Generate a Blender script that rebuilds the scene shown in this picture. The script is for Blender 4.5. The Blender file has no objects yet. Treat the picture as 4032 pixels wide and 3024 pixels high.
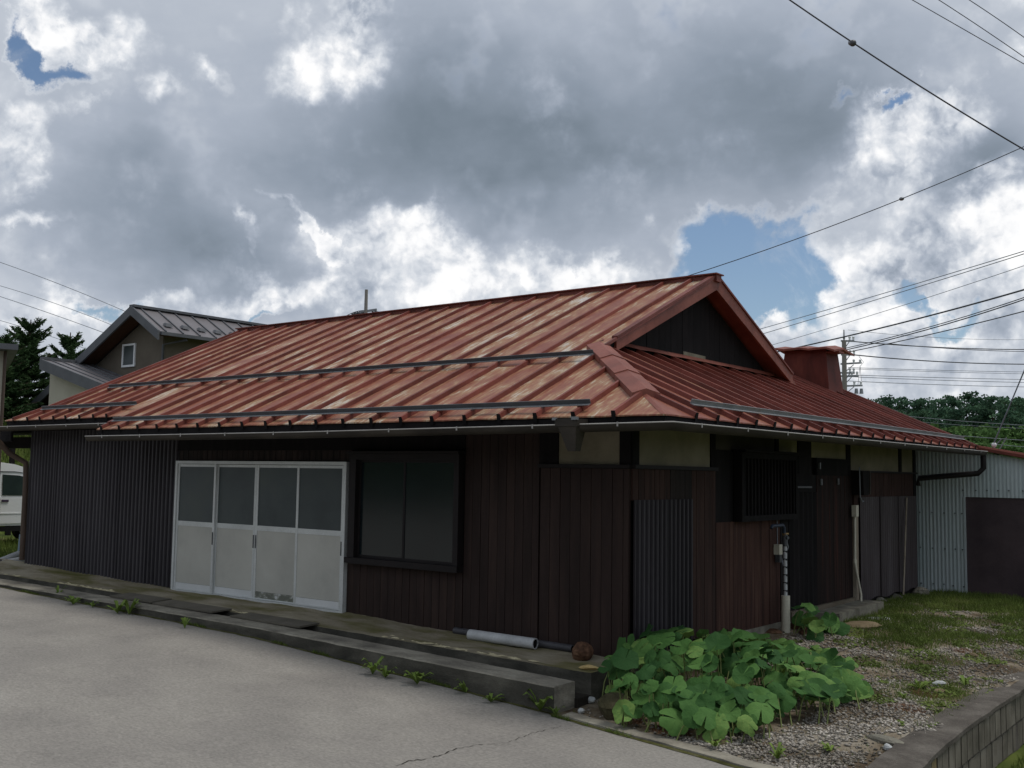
import bpy, math, random
import numpy as np
from mathutils import Vector, Matrix
random.seed(7); rng = np.random.default_rng(7)
S = bpy.context.scene
COL = S.collection
R_ = math.radians

# ------------------------------------------------------------------ camera
F_PX = 4159.566; IW, IH = 4032, 3024
CAMR = np.array([[0.7891352, 0.6140298, 0.0152637], [0.0406551, -0.0770126, 0.9962009], [-0.6128725, 0.7855167, 0.0857368]])
CAMC = np.array([5.865277, -9.582300, 1.778850])
cd = bpy.data.cameras.new('camera'); cam = bpy.data.objects.new('camera', cd); COL.objects.link(cam)
cd.sensor_width = 36.0; cd.lens = 36.0 * F_PX / IW; cd.clip_start = 0.05; cd.clip_end = 3000
mw = Matrix.Identity(4)
for i in range(3):
    mw[i][0] = CAMR[0][i]; mw[i][1] = CAMR[1][i]; mw[i][2] = -CAMR[2][i]; mw[i][3] = CAMC[i]
cam.matrix_world = mw
S.camera = cam

def ray(u, v):
    return CAMR.T @ np.array([(u - IW / 2) / F_PX, -(v - IH / 2) / F_PX, 1.0])
def onY(u, v, y=0.0): d = ray(u, v); return CAMC + d * ((y - CAMC[1]) / d[1])
def onX(u, v, x=0.0): d = ray(u, v); return CAMC + d * ((x - CAMC[0]) / d[0])
def onZ(u, v, z=0.0): d = ray(u, v); return CAMC + d * ((z - CAMC[2]) / d[2])
def onD(u, v, t): return CAMC + ray(u, v) * t
def proj(p):
    q = CAMR @ (np.array(p, float) - CAMC)
    return IW / 2 + F_PX * q[0] / q[2], IH / 2 - F_PX * q[1] / q[2]
def azel(u, v):
    d = ray(u, v); d = d / np.linalg.norm(d); return math.atan2(d[0], d[1]), math.asin(d[2])

# ------------------------------------------------------------------ light and exposure
S.view_settings.view_transform = 'Standard'; S.view_settings.look = 'None'
S.view_settings.exposure = 0.12; S.view_settings.gamma = 1.0; S.view_settings.use_curve_mapping = False
SUN_DIR = Vector((0.24, 0.22, 0.94)).normalized()
sl = bpy.data.lights.new('sun', 'SUN'); sun = bpy.data.objects.new('sun', sl); COL.objects.link(sun)
sl.energy = 1.5; sl.angle = R_(16); sl.color = (1.0, 0.95, 0.88)
sun.rotation_euler = SUN_DIR.to_track_quat('Z', 'Y').to_euler(); sun.location = (0, 0, 40)

# ------------------------------------------------------------------ sky: Nishita blue behind procedural clouds
W = bpy.data.worlds.new('World'); S.world = W; W.use_nodes = True
nt = W.node_tree; nt.nodes.clear()
def N(t, kind, **kw):
    n = t.nodes.new(kind)
    for k, v in kw.items():
        if k.startswith('i_'):
            key = k[2:]; key = int(key) if key.isdigit() else key
            n.inputs[key].default_value = v
        else: setattr(n, k, v)
    return n
def L(t, a, b): t.links.new(a, b)
def MATH(t, op, a, b=None, c=None, clamp=False):
    n = t.nodes.new('ShaderNodeMath'); n.operation = op; n.use_clamp = clamp
    for i, x in enumerate((a, b, c)):
        if x is None: continue
        if isinstance(x, (int, float)): n.inputs[i].default_value = x
        else: t.links.new(x, n.inputs[i])
    return n.outputs[0]
def VMATH(t, op, a, b=None, scale=None):
    n = t.nodes.new('ShaderNodeVectorMath'); n.operation = op
    for i, x in enumerate((a, b)):
        if x is None: continue
        if isinstance(x, (tuple, list)): n.inputs[i].default_value = x
        else: t.links.new(x, n.inputs[i])
    if scale is not None: n.inputs['Scale'].default_value = scale
    return n.outputs[0]
def RAMP(t, fac, stops, interp='LINEAR'):
    n = t.nodes.new('ShaderNodeValToRGB'); cr = n.color_ramp; cr.interpolation = interp
    while len(cr.elements) < len(stops): cr.elements.new(0.5)
    for e_, (p, c) in zip(cr.elements, stops):
        e_.position = p; e_.color = (*c, 1) if len(c) == 3 else c
    t.links.new(fac, n.inputs[0]); return n.outputs[0]
def SMOOTH(t, x, a, b, lo=0.0, hi=1.0):
    n = t.nodes.new('ShaderNodeMapRange'); n.interpolation_type = 'SMOOTHSTEP'
    n.inputs['From Min'].default_value = a; n.inputs['From Max'].default_value = b
    n.inputs['To Min'].default_value = lo; n.inputs['To Max'].default_value = hi
    t.links.new(x, n.inputs['Value']); return n.outputs[0]
def MIXC(t, fac, a, b, mode='MIX'):
    n = t.nodes.new('ShaderNodeMix'); n.data_type = 'RGBA'; n.blend_type = mode
    for s_, x in ((n.inputs[0], fac), (n.inputs[6], a), (n.inputs[7], b)):
        if isinstance(x, (int, float)): s_.default_value = x
        elif isinstance(x, (tuple, list)): s_.default_value = (*x, 1) if len(x) == 3 else x
        else: t.links.new(x, s_)
    return n.outputs[2]

tc = N(nt, 'ShaderNodeTexCoord'); dirv = tc.outputs['Generated']
sep = N(nt, 'ShaderNodeSeparateXYZ'); L(nt, dirv, sep.inputs[0])
az = MATH(nt, 'ARCTAN2', sep.outputs[0], sep.outputs[1]); el = MATH(nt, 'ARCSINE', sep.outputs[2])
com = N(nt, 'ShaderNodeCombineXYZ'); L(nt, az, com.inputs[0]); L(nt, el, com.inputs[1])
ae = com.outputs[0]
# clouds are sheets seen in perspective: flatten the noise towards the horizon
den = MATH(nt, 'ADD', MATH(nt, 'MAXIMUM', sep.outputs[2], 0.0), 0.28)
cp = N(nt, 'ShaderNodeCombineXYZ'); L(nt, MATH(nt, 'DIVIDE', sep.outputs[0], den), cp.inputs[0]); L(nt, MATH(nt, 'DIVIDE', sep.outputs[1], den), cp.inputs[1]); L(nt, MATH(nt, 'MULTIPLY', sep.outputs[2], 2.2), cp.inputs[2])
def NOISE(t, vec, scale, detail=6, rough=0.55, dist=0.0, out=0):
    n = t.nodes.new('ShaderNodeTexNoise'); n.inputs['Scale'].default_value = scale; n.inputs['Detail'].default_value = detail
    n.inputs['Roughness'].default_value = rough; n.inputs['Distortion'].default_value = dist
    if vec is not None: t.links.new(vec, n.inputs['Vector'])
    return n.outputs[out]
w1 = VMATH(nt, 'SCALE', VMATH(nt, 'SUBTRACT', NOISE(nt, dirv, 5.0, 4, 0.55, 0, 1), (0.5, 0.5, 0.5)), None, 0.22)
w2 = VMATH(nt, 'SCALE', VMATH(nt, 'SUBTRACT', NOISE(nt, dirv, 22.0, 6, 0.62, 0, 1), (0.5, 0.5, 0.5)), None, 0.085)
aew = VMATH(nt, 'ADD', VMATH(nt, 'ADD', ae, w1), w2)
aes = VMATH(nt, 'ADD', ae, VMATH(nt, 'SCALE', w1, None, 0.8))
def BLOB(u, v, ru, rv, rot=0.0, warp=True):
    a, e_ = azel(u * 1.8228, v * 1.8228)
    m = nt.nodes.new('ShaderNodeMapping'); m.vector_type = 'TEXTURE'
    m.inputs['Location'].default_value = (a, e_, 0); m.inputs['Rotation'].default_value = (0, 0, R_(rot))
    k = 1.8228 / F_PX
    m.inputs['Scale'].default_value = (ru * k / math.cos(e_), rv * k, 1)
    nt.links.new(aew if warp else aes, m.inputs[0])
    g = nt.nodes.new('ShaderNodeTexGradient'); g.gradient_type = 'SPHERICAL'; nt.links.new(m.outputs[0], g.inputs[0])
    return g.outputs[1]
def BLOBS(lst):
    acc = None
    for (u, v, ru, rv, rot, wgt, wp) in lst:
        x = MATH(nt, 'MULTIPLY', BLOB(u, v, ru, rv, rot, wp), wgt)
        acc = x if acc is None else MATH(nt, 'ADD', acc, x)
    return acc
#SKYBLOBS
dark = BLOBS([
    (1180, 340, 780, 230, 3, 1.05, False), (900, 230, 520, 260, 0, 0.45, False), (380, 560, 480, 170, -4, 0.85, False),
    (1750, 210, 560, 200, -14, 0.55, False), (2150, 410, 170, 120, 0, 0.75, False), (1500, 60, 900, 160, 0, 0.22, False),
    (250, 420, 330, 160, 0, 0.30, False)])
bright = BLOBS([
    (720, 90, 140, 150, 25, 1.5, True), (770, 20, 110, 60, 0, 0.9, True), (275, 262, 100, 62, 0, 1.05, True), (395, 165, 75, 60, 10, 0.9, True),
    (120, 95, 120, 80, -20, 1.2, True), (15, 330, 70, 80, 0, 1.2, True), (10, 425, 50, 60, 0, 1.0, True), (60, 530, 90, 36, 5, 1.0, True),
    (515, 470, 30, 90, 35, 1.0, True), (680, 455, 130, 28, -32, 1.3, True), (950, 525, 380, 75, -6, 1.1, True), (980, 620, 560, 110, 0, 0.85, True),
    (150, 690, 330, 45, 0, 1.0, True), (620, 650, 220, 60, 10, 0.9, True), (1960, 315, 190, 95, 8, 1.5, True), (2000, 560, 480, 170, 0, 1.0, True),
    (1660, 650, 110, 90, 0, 1.5, True), (1870, 600, 170, 130, 0, 0.9, True), (1430, 560, 70, 90, 0, 1.4, True), (2190, 500, 110, 120, 0, 1.0, True),
    (2195, 60, 90, 120, 20, 1.0, True), (2050, 730, 420, 130, 0, 0.55, True), (1250, 560, 300, 60, 0, 0.8, True)])
blue = BLOBS([
    (1580, 550, 260, 120, 8, 1.5, True), (1700, 615, 170, 100, -20, 1.1, True), (1480, 590, 110, 70, 0, 0.8, True), (18, 120, 50, 85, -15, 1.35, True), (60, 190, 70, 50, -20, 0.9, True), (215, 680, 90, 25, 0, 0.7, True),
    (1925, 262, 60, 26, 10, 0.9, True), (2020, 640, 110, 30, -10, 0.7, True), (560, 700, 130, 22, 0, 0.8, True), (1800, 250, 60, 30, 0, 0.5, True)])
def PUFF(vec, det=9):
    """cauliflower density: soft noise with rounded Worley puffs on it"""
    vo = nt.nodes.new('ShaderNodeTexVoronoi'); vo.feature = 'F1'; vo.inputs['Scale'].default_value = 13.0; vo.inputs['Detail'].default_value = 3.0
    vo.inputs['Roughness'].default_value = 0.55; vo.inputs['Lacunarity'].default_value = 2.4; vo.normalize = True; nt.links.new(vec, vo.inputs['Vector'])
    pf = MATH(nt, 'SUBTRACT', 1.0, MATH(nt, 'MULTIPLY', vo.outputs['Distance'], 1.25))
    n1 = NOISE(nt, vec, 8.0, det, 0.58, 0.1)
    return MATH(nt, 'ADD', MATH(nt, 'MULTIPLY', n1, 0.62), MATH(nt, 'MULTIPLY', pf, 0.38))
nA = NOISE(nt, cp.outputs[0], 1.9, 9, 0.56, 0.25)
dw = VMATH(nt, 'ADD', dirv, VMATH(nt, 'SCALE', w2, None, 0.25))
bill = PUFF(dw)
billU = PUFF(VMATH(nt, 'ADD', dw, (-0.004, 0.004, 0.016)))          # the same clouds looked at a little nearer the sun
billS = PUFF(dirv, 4)
lit = MATH(nt, 'SUBTRACT', bill, billU)
cen = MATH(nt, 'SUBTRACT', bill, 0.5)
bl = SMOOTH(nt, MATH(nt, 'ADD', MATH(nt, 'MULTIPLY', bright, 0.80), MATH(nt, 'MULTIPLY', cen, 1.5)), 0.05, 0.92)
base = MATH(nt, 'ADD', 0.475, MATH(nt, 'MULTIPLY', MATH(nt, 'SUBTRACT', nA, 0.5), 0.32))
base = MATH(nt, 'ADD', base, MATH(nt, 'MULTIPLY', cen, 0.10))
base = MATH(nt, 'SUBTRACT', base, MATH(nt, 'MULTIPLY', MATH(nt, 'MINIMUM', dark, 1.0), 0.285))
cum = MATH(nt, 'ADD', 0.19, MATH(nt, 'ADD', MATH(nt, 'MULTIPLY', lit, 3.2), MATH(nt, 'MULTIPLY', cen, 0.75)))
lum = MATH(nt, 'ADD', base, MATH(nt, 'MULTIPLY', bl, cum))
bq = MATH(nt, 'ADD', MATH(nt, 'ADD', blue, MATH(nt, 'MULTIPLY', lit, -0.5)), MATH(nt, 'MULTIPLY', MATH(nt, 'SUBTRACT', billS, 0.56), -2.2))
rim = MATH(nt, 'MULTIPLY', SMOOTH(nt, bq, 0.10, 0.34), MATH(nt, 'SUBTRACT', 1.0, SMOOTH(nt, bq, 0.40, 0.60)))
lum = MATH(nt, 'ADD', lum, MATH(nt, 'MULTIPLY', rim, 0.07))
lum = MATH(nt, 'MAXIMUM', MATH(nt, 'MINIMUM', lum, 1.0), 0.1)
ccol = RAMP(nt, lum, [(0.0, (0.10, 0.13, 0.16)), (0.16, (0.140, 0.178, 0.218)), (0.30, (0.25, 0.295, 0.36)), (0.42, (0.365, 0.41, 0.485)), (0.60, (0.60, 0.635, 0.69)), (0.80, (0.87, 0.875, 0.89)), (1.0, (1.0, 0.998, 0.99))])
bm = MATH(nt, 'MULTIPLY', SMOOTH(nt, bq, 0.26, 0.74), MATH(nt, 'SUBTRACT', 1.0, MATH(nt, 'MULTIPLY', SMOOTH(nt, NOISE(nt, dirv, 15.0, 8, 0.65, 0.6), 0.5, 0.72), 0.28)))
sky = N(nt, 'ShaderNodeTexSky', sky_type='NISHITA', sun_disc=False)
sky.sun_elevation = math.asin(SUN_DIR.z); sky.sun_rotation = math.atan2(SUN_DIR.x, SUN_DIR.y)
sky.air_density = 1.0; sky.dust_density = 0.4; sky.ozone_density = 2.0
bgS = N(nt, 'ShaderNodeBackground'); L(nt, sky.outputs[0], bgS.inputs[0]); bgS.inputs[1].default_value = 0.085
bgC = N(nt, 'ShaderNodeBackground'); L(nt, ccol, bgC.inputs[0]); bgC.inputs[1].default_value = 1.0
mx = N(nt, 'ShaderNodeMixShader'); L(nt, bm, mx.inputs[0]); L(nt, bgC.outputs[0], mx.inputs[1]); L(nt, bgS.outputs[0], mx.inputs[2])
wo = N(nt, 'ShaderNodeOutputWorld'); L(nt, mx.outputs[0], wo.inputs[0])

# ------------------------------------------------------------------ materials
def hx(h):
    h = h.lstrip('#'); o = []
    for i in (0, 2, 4):
        c = int(h[i:i + 2], 16) / 255; o.append(c / 12.92 if c <= 0.04045 else ((c + 0.055) / 1.055) ** 2.4)
    return tuple(o)
def mat(name, cols, scale=3.0, stretch=(1, 1, 1), rgh=0.8, bump=0.15, bscale=60.0, spec=0.4, metal=0.0, rnd=0.0, fine=0.25, lo=0.32, hi=0.68, island=0.0, bstretch=None, detail=7, trans=0.0):
    m = bpy.data.materials.new(name); m.use_nodes = True; t = m.node_tree; t.nodes.clear()
    out = N(t, 'ShaderNodeOutputMaterial'); b = N(t, 'ShaderNodeBsdfPrincipled'); L(t, b.outputs[0], out.inputs[0])
    c = N(t, 'ShaderNodeTexCoord'); v = c.outputs['Object']
    oi = N(t, 'ShaderNodeObjectInfo')
    if rnd > 0:
        cb = N(t, 'ShaderNodeCombineXYZ'); r = MATH(t, 'MULTIPLY', oi.outputs['Random'], 37.0)
        for i in range(3): L(t, r, cb.inputs[i])
        v = VMATH(t, 'ADD', v, cb.outputs[0])
    vs = VMATH(t, 'MULTIPLY', v, tuple(stretch))
    f = NOISE(t, vs, scale, detail, 0.6, 0.2)
    n = len(cols)
    col = RAMP(t, f, [(lo + (hi - lo) * i / max(1, n - 1), k) for i, k in enumerate(cols)])
    vb = VMATH(t, 'MULTIPLY', v, tuple(bstretch or stretch))
    g = NOISE(t, vb, bscale, 4, 0.65)
    val = MATH(t, 'ADD', 1.0 - fine, MATH(t, 'MULTIPLY', g, 2 * fine))
    if rnd > 0: val = MATH(t, 'MULTIPLY', val, MATH(t, 'ADD', 1.0 - rnd, MATH(t, 'MULTIPLY', oi.outputs['Random'], 2 * rnd)))
    if island > 0:
        gi = N(t, 'ShaderNodeNewGeometry')
        val = MATH(t, 'MULTIPLY', val, MATH(t, 'ADD', 1.0 - island, MATH(t, 'MULTIPLY', gi.outputs['Random Per Island'], 2 * island)))
    cc = N(t, 'ShaderNodeCombineColor')
    for i in range(3): L(t, val, cc.inputs[i])
    col = MIXC(t, 1.0, col, cc.outputs[0], 'MULTIPLY')
    L(t, col, b.inputs['Base Color'])
    b.inputs['Roughness'].default_value = rgh; b.inputs['Metallic'].default_value = metal; b.inputs['Specular IOR Level'].default_value = spec
    if bump > 0:
        bp = N(t, 'ShaderNodeBump'); bp.inputs['Strength'].default_value = bump; bp.inputs['Distance'].default_value = 0.02
        L(t, g, bp.inputs['Height']); L(t, bp.outputs[0], b.inputs['Normal'])
    if trans > 0:
        tr = N(t, 'ShaderNodeBsdfTranslucent'); L(t, col, tr.inputs[0]); ms = N(t, 'ShaderNodeMixShader'); ms.inputs[0].default_value = trans
        L(t, b.outputs[0], ms.inputs[1]); L(t, tr.outputs[0], ms.inputs[2]); L(t, ms.outputs[0], out.inputs[0])
    return m
def roofmat(name, axis, fade):
    """red painted sheet iron, paint worn in streaks that run down the slope"""
    m = bpy.data.materials.new(name); m.use_nodes = True; t = m.node_tree; t.nodes.clear()
    out = N(t, 'ShaderNodeOutputMaterial'); b = N(t, 'ShaderNodeBsdfPrincipled'); L(t, b.outputs[0], out.inputs[0])
    c = N(t, 'ShaderNodeTexCoord'); oi = N(t, 'ShaderNodeObjectInfo')
    st = (4.0, 1.9, 1.0) if axis == 'y' else (1.9, 4.0, 1.0)
    st2 = (24.0, 3.4, 3.4) if axis == 'y' else (3.4, 24.0, 3.4)
    cb = N(t, 'ShaderNodeCombineXYZ')
    for i in range(3): L(t, MATH(t, 'MULTIPLY', oi.outputs['Random'], 23.0), cb.inputs[i])
    v = VMATH(t, 'ADD', c.outputs['Object'], cb.outputs[0])
    f1 = NOISE(t, VMATH(t, 'MULTIPLY', v, st), 0.75, 7, 0.62, 0.4)
    f2 = NOISE(t, VMATH(t, 'MULTIPLY', v, st2), 1.0, 8, 0.68, 0.3)
    f3 = NOISE(t, VMATH(t, 'MULTIPLY', v, st2), 2.6, 5, 0.7, 0.0)
    per = MATH(t, 'MULTIPLY', MATH(t, 'SUBTRACT', oi.outputs['Random'], 0.5), 0.10)
    w = MATH(t, 'ADD', MATH(t, 'ADD', MATH(t, 'MULTIPLY', f1, 0.5), MATH(t, 'MULTIPLY', f2, 0.5)), per)
    w = MATH(t, 'ADD', w, fade)
    col = RAMP(t, w, [(0.34, hx('#743a2d')), (0.45, hx('#834c39')), (0.52, hx('#92644a')), (0.57, hx('#a18262')), (0.605, hx('#b8a995')), (0.66, hx('#c6c1bd'))])
    red = SMOOTH(t, f3, 0.56, 0.70)
    col = MIXC(t, MATH(t, 'MULTIPLY', red, 0.55), col, hx('#93453c'))
    g = NOISE(t, c.outputs['Object'], 3.0, 6, 0.6)
    val = MATH(t, 'ADD', 0.84, MATH(t, 'MULTIPLY', g, 0.32)); cc = N(t, 'ShaderNodeCombineColor')
    for i in range(3): L(t, val, cc.inputs[i])
    L(t, MIXC(t, 1.0, col, cc.outputs[0], 'MULTIPLY'), b.inputs['Base Color'])
    L(t, MATH(t, 'ADD', 0.38, MATH(t, 'MULTIPLY', f2, 0.25)), b.inputs['Roughness']); b.inputs['Specular IOR Level'].default_value = 0.35
    bp = N(t, 'ShaderNodeBump'); bp.inputs['Strength'].default_value = 0.12; bp.inputs['Distance'].default_value = 0.02
    L(t, MATH(t, 'ADD', g, MATH(t, 'MULTIPLY', f2, 0.2)), bp.inputs['Height']); L(t, bp.outputs[0], b.inputs['Normal'])
    return m
MT = {}
MT['roof_front'] = roofmat('worn_red_sheet', 'y', 0.022)
MT['roof_side'] = roofmat('red_sheet', 'x', -0.085)
MT['rib'] = mat('red_rib_paint', [hx('#56291f'), hx('#70392f'), hx('#85493e')], 1.2, (1, 1, 1), 0.55, 0.05, 30, 0.3, rnd=0.12)
MT['redtrim'] = mat('red_trim_paint', [hx('#67382c'), hx('#7b4538'), hx('#8a5244')], 2.0, (1, 1, 1), 0.55, 0.06, 25, 0.3, rnd=0.06)
MT['ventred'] = mat('red_vent_paint', [hx('#472019'), hx('#5c2a22'), hx('#6d372c')], 2.5, (1, 1, 0.5), 0.65, 0.08, 20, 0.25)
MT['darkwood'] = mat('dark_weathered_wood', [hx('#1b1716'), hx('#2a2220'), hx('#382d29')], 2.2, (5, 5, 0.5), 0.8, 0.25, 30, 0.25, rnd=0.12, bstretch=(6, 6, 0.6))
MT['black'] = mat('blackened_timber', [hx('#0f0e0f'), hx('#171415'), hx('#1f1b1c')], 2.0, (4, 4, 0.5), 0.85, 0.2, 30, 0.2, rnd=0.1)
MT['brownboard'] = mat('brown_board', [hx('#251b18'), hx('#2f2320'), hx('#3a2c27')], 1.2, (5, 5, 0.6), 0.75, 0.22, 35, 0.25, rnd=0.06, bstretch=(8, 8, 0.5))
MT['redboard'] = mat('red_brown_plank', [hx('#2c201d'), hx('#3a2925'), hx('#48352f')], 1.4, (6, 6, 0.5), 0.8, 0.25, 35, 0.2, rnd=0.07, bstretch=(8, 8, 0.5))
MT['door_plank'] = mat('dark_door_plank', [hx('#1a1312'), hx('#281b18'), hx('#4a2820')], 1.4, (9, 9, 0.4), 0.8, 0.2, 35, 0.2, rnd=0.25, lo=0.36, hi=0.74)
MT['corr_dark'] = mat('dark_corrugated_iron', [hx('#363337'), hx('#403d41'), hx('#4a474b')], 0.9, (2, 2, 0.4), 0.6, 0.05, 30, 0.3, rnd=0.06)
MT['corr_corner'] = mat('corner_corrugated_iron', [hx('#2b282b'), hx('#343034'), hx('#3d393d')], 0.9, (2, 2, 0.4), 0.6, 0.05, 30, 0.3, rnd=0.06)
MT['corr_brown'] = mat('brown_corrugated_iron', [hx('#342e2f'), hx('#423a3c'), hx('#504a4c')], 0.9, (3, 3, 0.4), 0.55, 0.05, 30, 0.35, rnd=0.06)
MT['corr_pale'] = mat('pale_green_corrugated_iron', [hx('#a2b0b1'), hx('#afbabb'), hx('#b6bdbf'), hx('#b7b0a2')], 0.7, (2.5, 2.5, 0.3), 0.55, 0.05, 30, 0.4, lo=0.3, hi=0.80)
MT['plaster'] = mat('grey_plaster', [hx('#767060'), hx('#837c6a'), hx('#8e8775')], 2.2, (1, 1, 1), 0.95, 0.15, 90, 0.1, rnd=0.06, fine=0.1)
MT['plaster_dark'] = mat('dark_plaster', [hx('#3a3735'), hx('#4b4743')], 2.2, (1, 1, 1), 0.95, 0.15, 90, 0.1, fine=0.1)  # darker plaster for the panel above the lattice window
MT['gutter'] = mat('brown_grey_gutter', [hx('#2b2723'), hx('#37322c'), hx('#453f38')], 2.5, (0.6, 0.6, 2), 0.65, 0.06, 40, 0.3)
MT['gutter_lip'] = mat('worn_gutter_lip', [hx('#8f8c88'), hx('#a7a4a0')], 3.0, (1, 1, 1), 0.5, 0.05, 40, 0.4)
MT['steel'] = mat('dark_steel', [hx('#3e3f42'), hx('#4c4e52')], 4, (1, 1, 1), 0.45, 0.05, 50, 0.5)
MT['galv'] = mat('galvanised_steel', [hx('#74777a'), hx('#8a8d90'), hx('#7b6f68')], 3, (1, 1, 1), 0.45, 0.05, 50, 0.5, metal=0.4, lo=0.3, hi=0.8)
MT['alu'] = mat('aluminium', [hx('#c2c5c4'), hx('#d2d5d4')], 3, (1, 1, 1), 0.42, 0.03, 50, 0.5, metal=0.15, rnd=0.03)
MT['doorpanel'] = mat('grey_door_panel', [hx('#aeada6'), hx('#bab9b1'), hx('#c2c1b9')], 1.2, (1, 1, 1), 0.6, 0.04, 50, 0.4, rnd=0.04, fine=0.06)
MT['kick'] = mat('pale_kick_plate', [hx('#cfd2d3'), hx('#dcdedf')], 2, (1, 1, 1), 0.5, 0.03, 50, 0.4, fine=0.08)
MT['redplank'] = mat('red_brown_weathered_plank', [hx('#33231f'), hx('#452f29'), hx('#563f35')], 1.4, (7, 7, 0.5), 0.85, 0.25, 35, 0.2, rnd=0.07, bstretch=(9, 9, 0.5))
MT['peeled'] = mat('peeled_panel', [hx('#6f7268'), hx('#8b8d83'), hx('#d2d4d3')], 6, (1, 1, 1.6), 0.7, 0.15, 50, 0.3, lo=0.44, hi=0.60)
MT['frost'] = mat('frosted_glass', [hx('#323a3d'), hx('#3c4547'), hx('#434b49')], 1.2, (1, 1, 1), 0.36, 0.02, 200, 0.5, rnd=0.06, fine=0.04)
MT['frost2'] = mat('dim_window_glass', [hx('#131b1f'), hx('#1a2427')], 1.2, (1, 1, 1), 0.14, 0.02, 3, 0.6, rnd=0.06, fine=0.04)
MT['winframe'] = mat('dark_brown_window_frame', [hx('#151112'), hx('#1d1718')], 3, (1, 1, 1), 0.65, 0.05, 40, 0.3)
MT['concrete'] = mat('road_concrete', [hx('#7e7b75'), hx('#88847e'), hx('#8f8b84'), hx('#95918a')], 0.9, (1, 1.3, 1), 0.92, 0.6, 30, 0.2, fine=0.55, detail=14, lo=0.28, hi=0.72)
MT['kerb'] = mat('kerb_concrete', [hx('#66625a'), hx('#868175'), hx('#9f9a8c')], 3.2, (0.6, 1, 2.0), 0.94, 0.5, 34, 0.15, fine=0.42)
MT['kerbface'] = mat('dark_face_concrete', [hx('#3b3a35'), hx('#4f4d46'), hx('#67645b')], 2.6, (0.7, 1, 1.6), 0.95, 0.4, 45, 0.15, fine=0.3)
MT['apron'] = mat('mossy_concrete', [hx('#57562f'), hx('#6f6a4c'), hx('#877f6c'), hx('#98917f')], 1.5, (0.5, 1.6, 1), 0.95, 0.35, 40, 0.15, fine=0.25, lo=0.32, hi=0.62)
MT['lime'] = mat('pale_lime_crust', [hx('#b3a888'), hx('#c9c0a0')], 9, (1, 1, 1), 0.95, 0.4, 80, 0.1)
MT['lid'] = mat('brown_grey_lid', [hx('#57534a'), hx('#6b665c')], 3, (1, 1, 1), 0.9, 0.2, 60, 0.2, rnd=0.08)
MT['coping'] = mat('rough_coping_concrete', [hx('#46423d'), hx('#5a554f'), hx('#6c6760')], 2.5, (1, 1, 1), 0.95, 0.6, 38, 0.15, fine=0.42)
MT['block'] = mat('concrete_block', [hx('#5a564d'), hx('#706b61'), hx('#7f7a70')], 2.5, (1, 1, 1), 0.95, 0.4, 70, 0.15, rnd=0.12, fine=0.2)
MT['block_tan'] = mat('stained_block', [hx('#74684e'), hx('#8a7c5e')], 2.5, (3, 3, 0.5), 0.95, 0.4, 70, 0.15, fine=0.2)
MT['mortar'] = mat('dark_mortar', [hx('#302d29'), hx('#3c3833')], 4, (1, 1, 1), 0.95, 0.3, 70, 0.1)
MT['dirt'] = mat('yard_dirt', [hx('#4a3f33'), hx('#655949'), hx('#827868'), hx('#958e81')], 1.9, (1, 1, 1), 0.97, 0.6, 55, 0.1, fine=0.35, lo=0.34, hi=0.66)
MT['ground'] = mat('ground_grass', [hx('#36401f'), hx('#465225'), hx('#59632f'), hx('#615a44')], 0.5, (1, 1, 1), 0.97, 0.4, 14, 0.1, fine=0.3)
MT['gravel'] = mat('gravel', [hx('#625d53'), hx('#878178'), hx('#a8a298')], 2.0, (1, 1, 1), 0.9, 0.2, 90, 0.2, island=0.55, fine=0.15)
MT['grass'] = mat('grass', [hx('#505f2d'), hx('#5f7034'), hx('#768344')], 1.3, (1, 1, 1), 0.8, 0.0, 30, 0.2, island=0.35, fine=0.1, trans=0.2)
MT['drygrass'] = mat('dry_weed', [hx('#5c4030'), hx('#77543e'), hx('#8d6c50')], 3, (1, 1, 1), 0.9, 0.0, 30, 0.1, island=0.4)
MT['weed'] = mat('weed_leaf', [hx('#5f7636'), hx('#74893f')], 6, (1, 1, 1), 0.7, 0.05, 60, 0.2, rnd=0.15, trans=0.2)
MT['stalk'] = mat('pale_green_stalk', [hx('#6e7a45'), hx('#838c5a')], 6, (1, 1, 1), 0.7, 0.0, 60, 0.2)
MT['rockbrown'] = mat('rusty_brown_rock', [hx('#3f3027'), hx('#5f4637'), hx('#7c604c')], 9, (1, 1, 1), 0.95, 0.5, 40, 0.1, fine=0.45)
MT['rockyellow'] = mat('yellow_stone', [hx('#b29a68'), hx('#cdb580')], 14, (1, 1, 1), 0.95, 0.5, 60, 0.1, fine=0.25)
MT['rockgrey'] = mat('grey_stone', [hx('#5d5a50'), hx('#77746a'), hx('#8a8778')], 5, (1, 1, 1), 0.95, 0.5, 50, 0.1, fine=0.3, rnd=0.15)
MT['rockmoss'] = mat('mossy_rock', [hx('#3d3a2a'), hx('#4f4b38'), hx('#625c4a')], 5, (1, 1, 1), 0.95, 0.5, 50, 0.1, fine=0.3)
MT['rocktan'] = mat('tan_stone', [hx('#6d604c'), hx('#85775f')], 5, (1, 1, 1), 0.95, 0.5, 50, 0.1, fine=0.25, rnd=0.12)
MT['rockwhite'] = mat('whitish_stone', [hx('#a5a9a9'), hx('#c0c2c0')], 5, (1, 1, 1), 0.9, 0.3, 50, 0.2, fine=0.2)
MT['pvc'] = mat('grey_white_pvc', [hx('#a5a7a8'), hx('#bfc1c2')], 4, (1, 1, 1), 0.5, 0.04, 40, 0.4)
MT['pvcdark'] = mat('dark_grey_pipe', [hx('#38383c'), hx('#47474b')], 4, (1, 1, 1), 0.55, 0.05, 40, 0.4)
MT['pvchole'] = mat('pipe_inside', [hx('#151515'), hx('#1c1c1c')], 4, (1, 1, 1), 0.9, 0.0, 40, 0.1)
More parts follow.
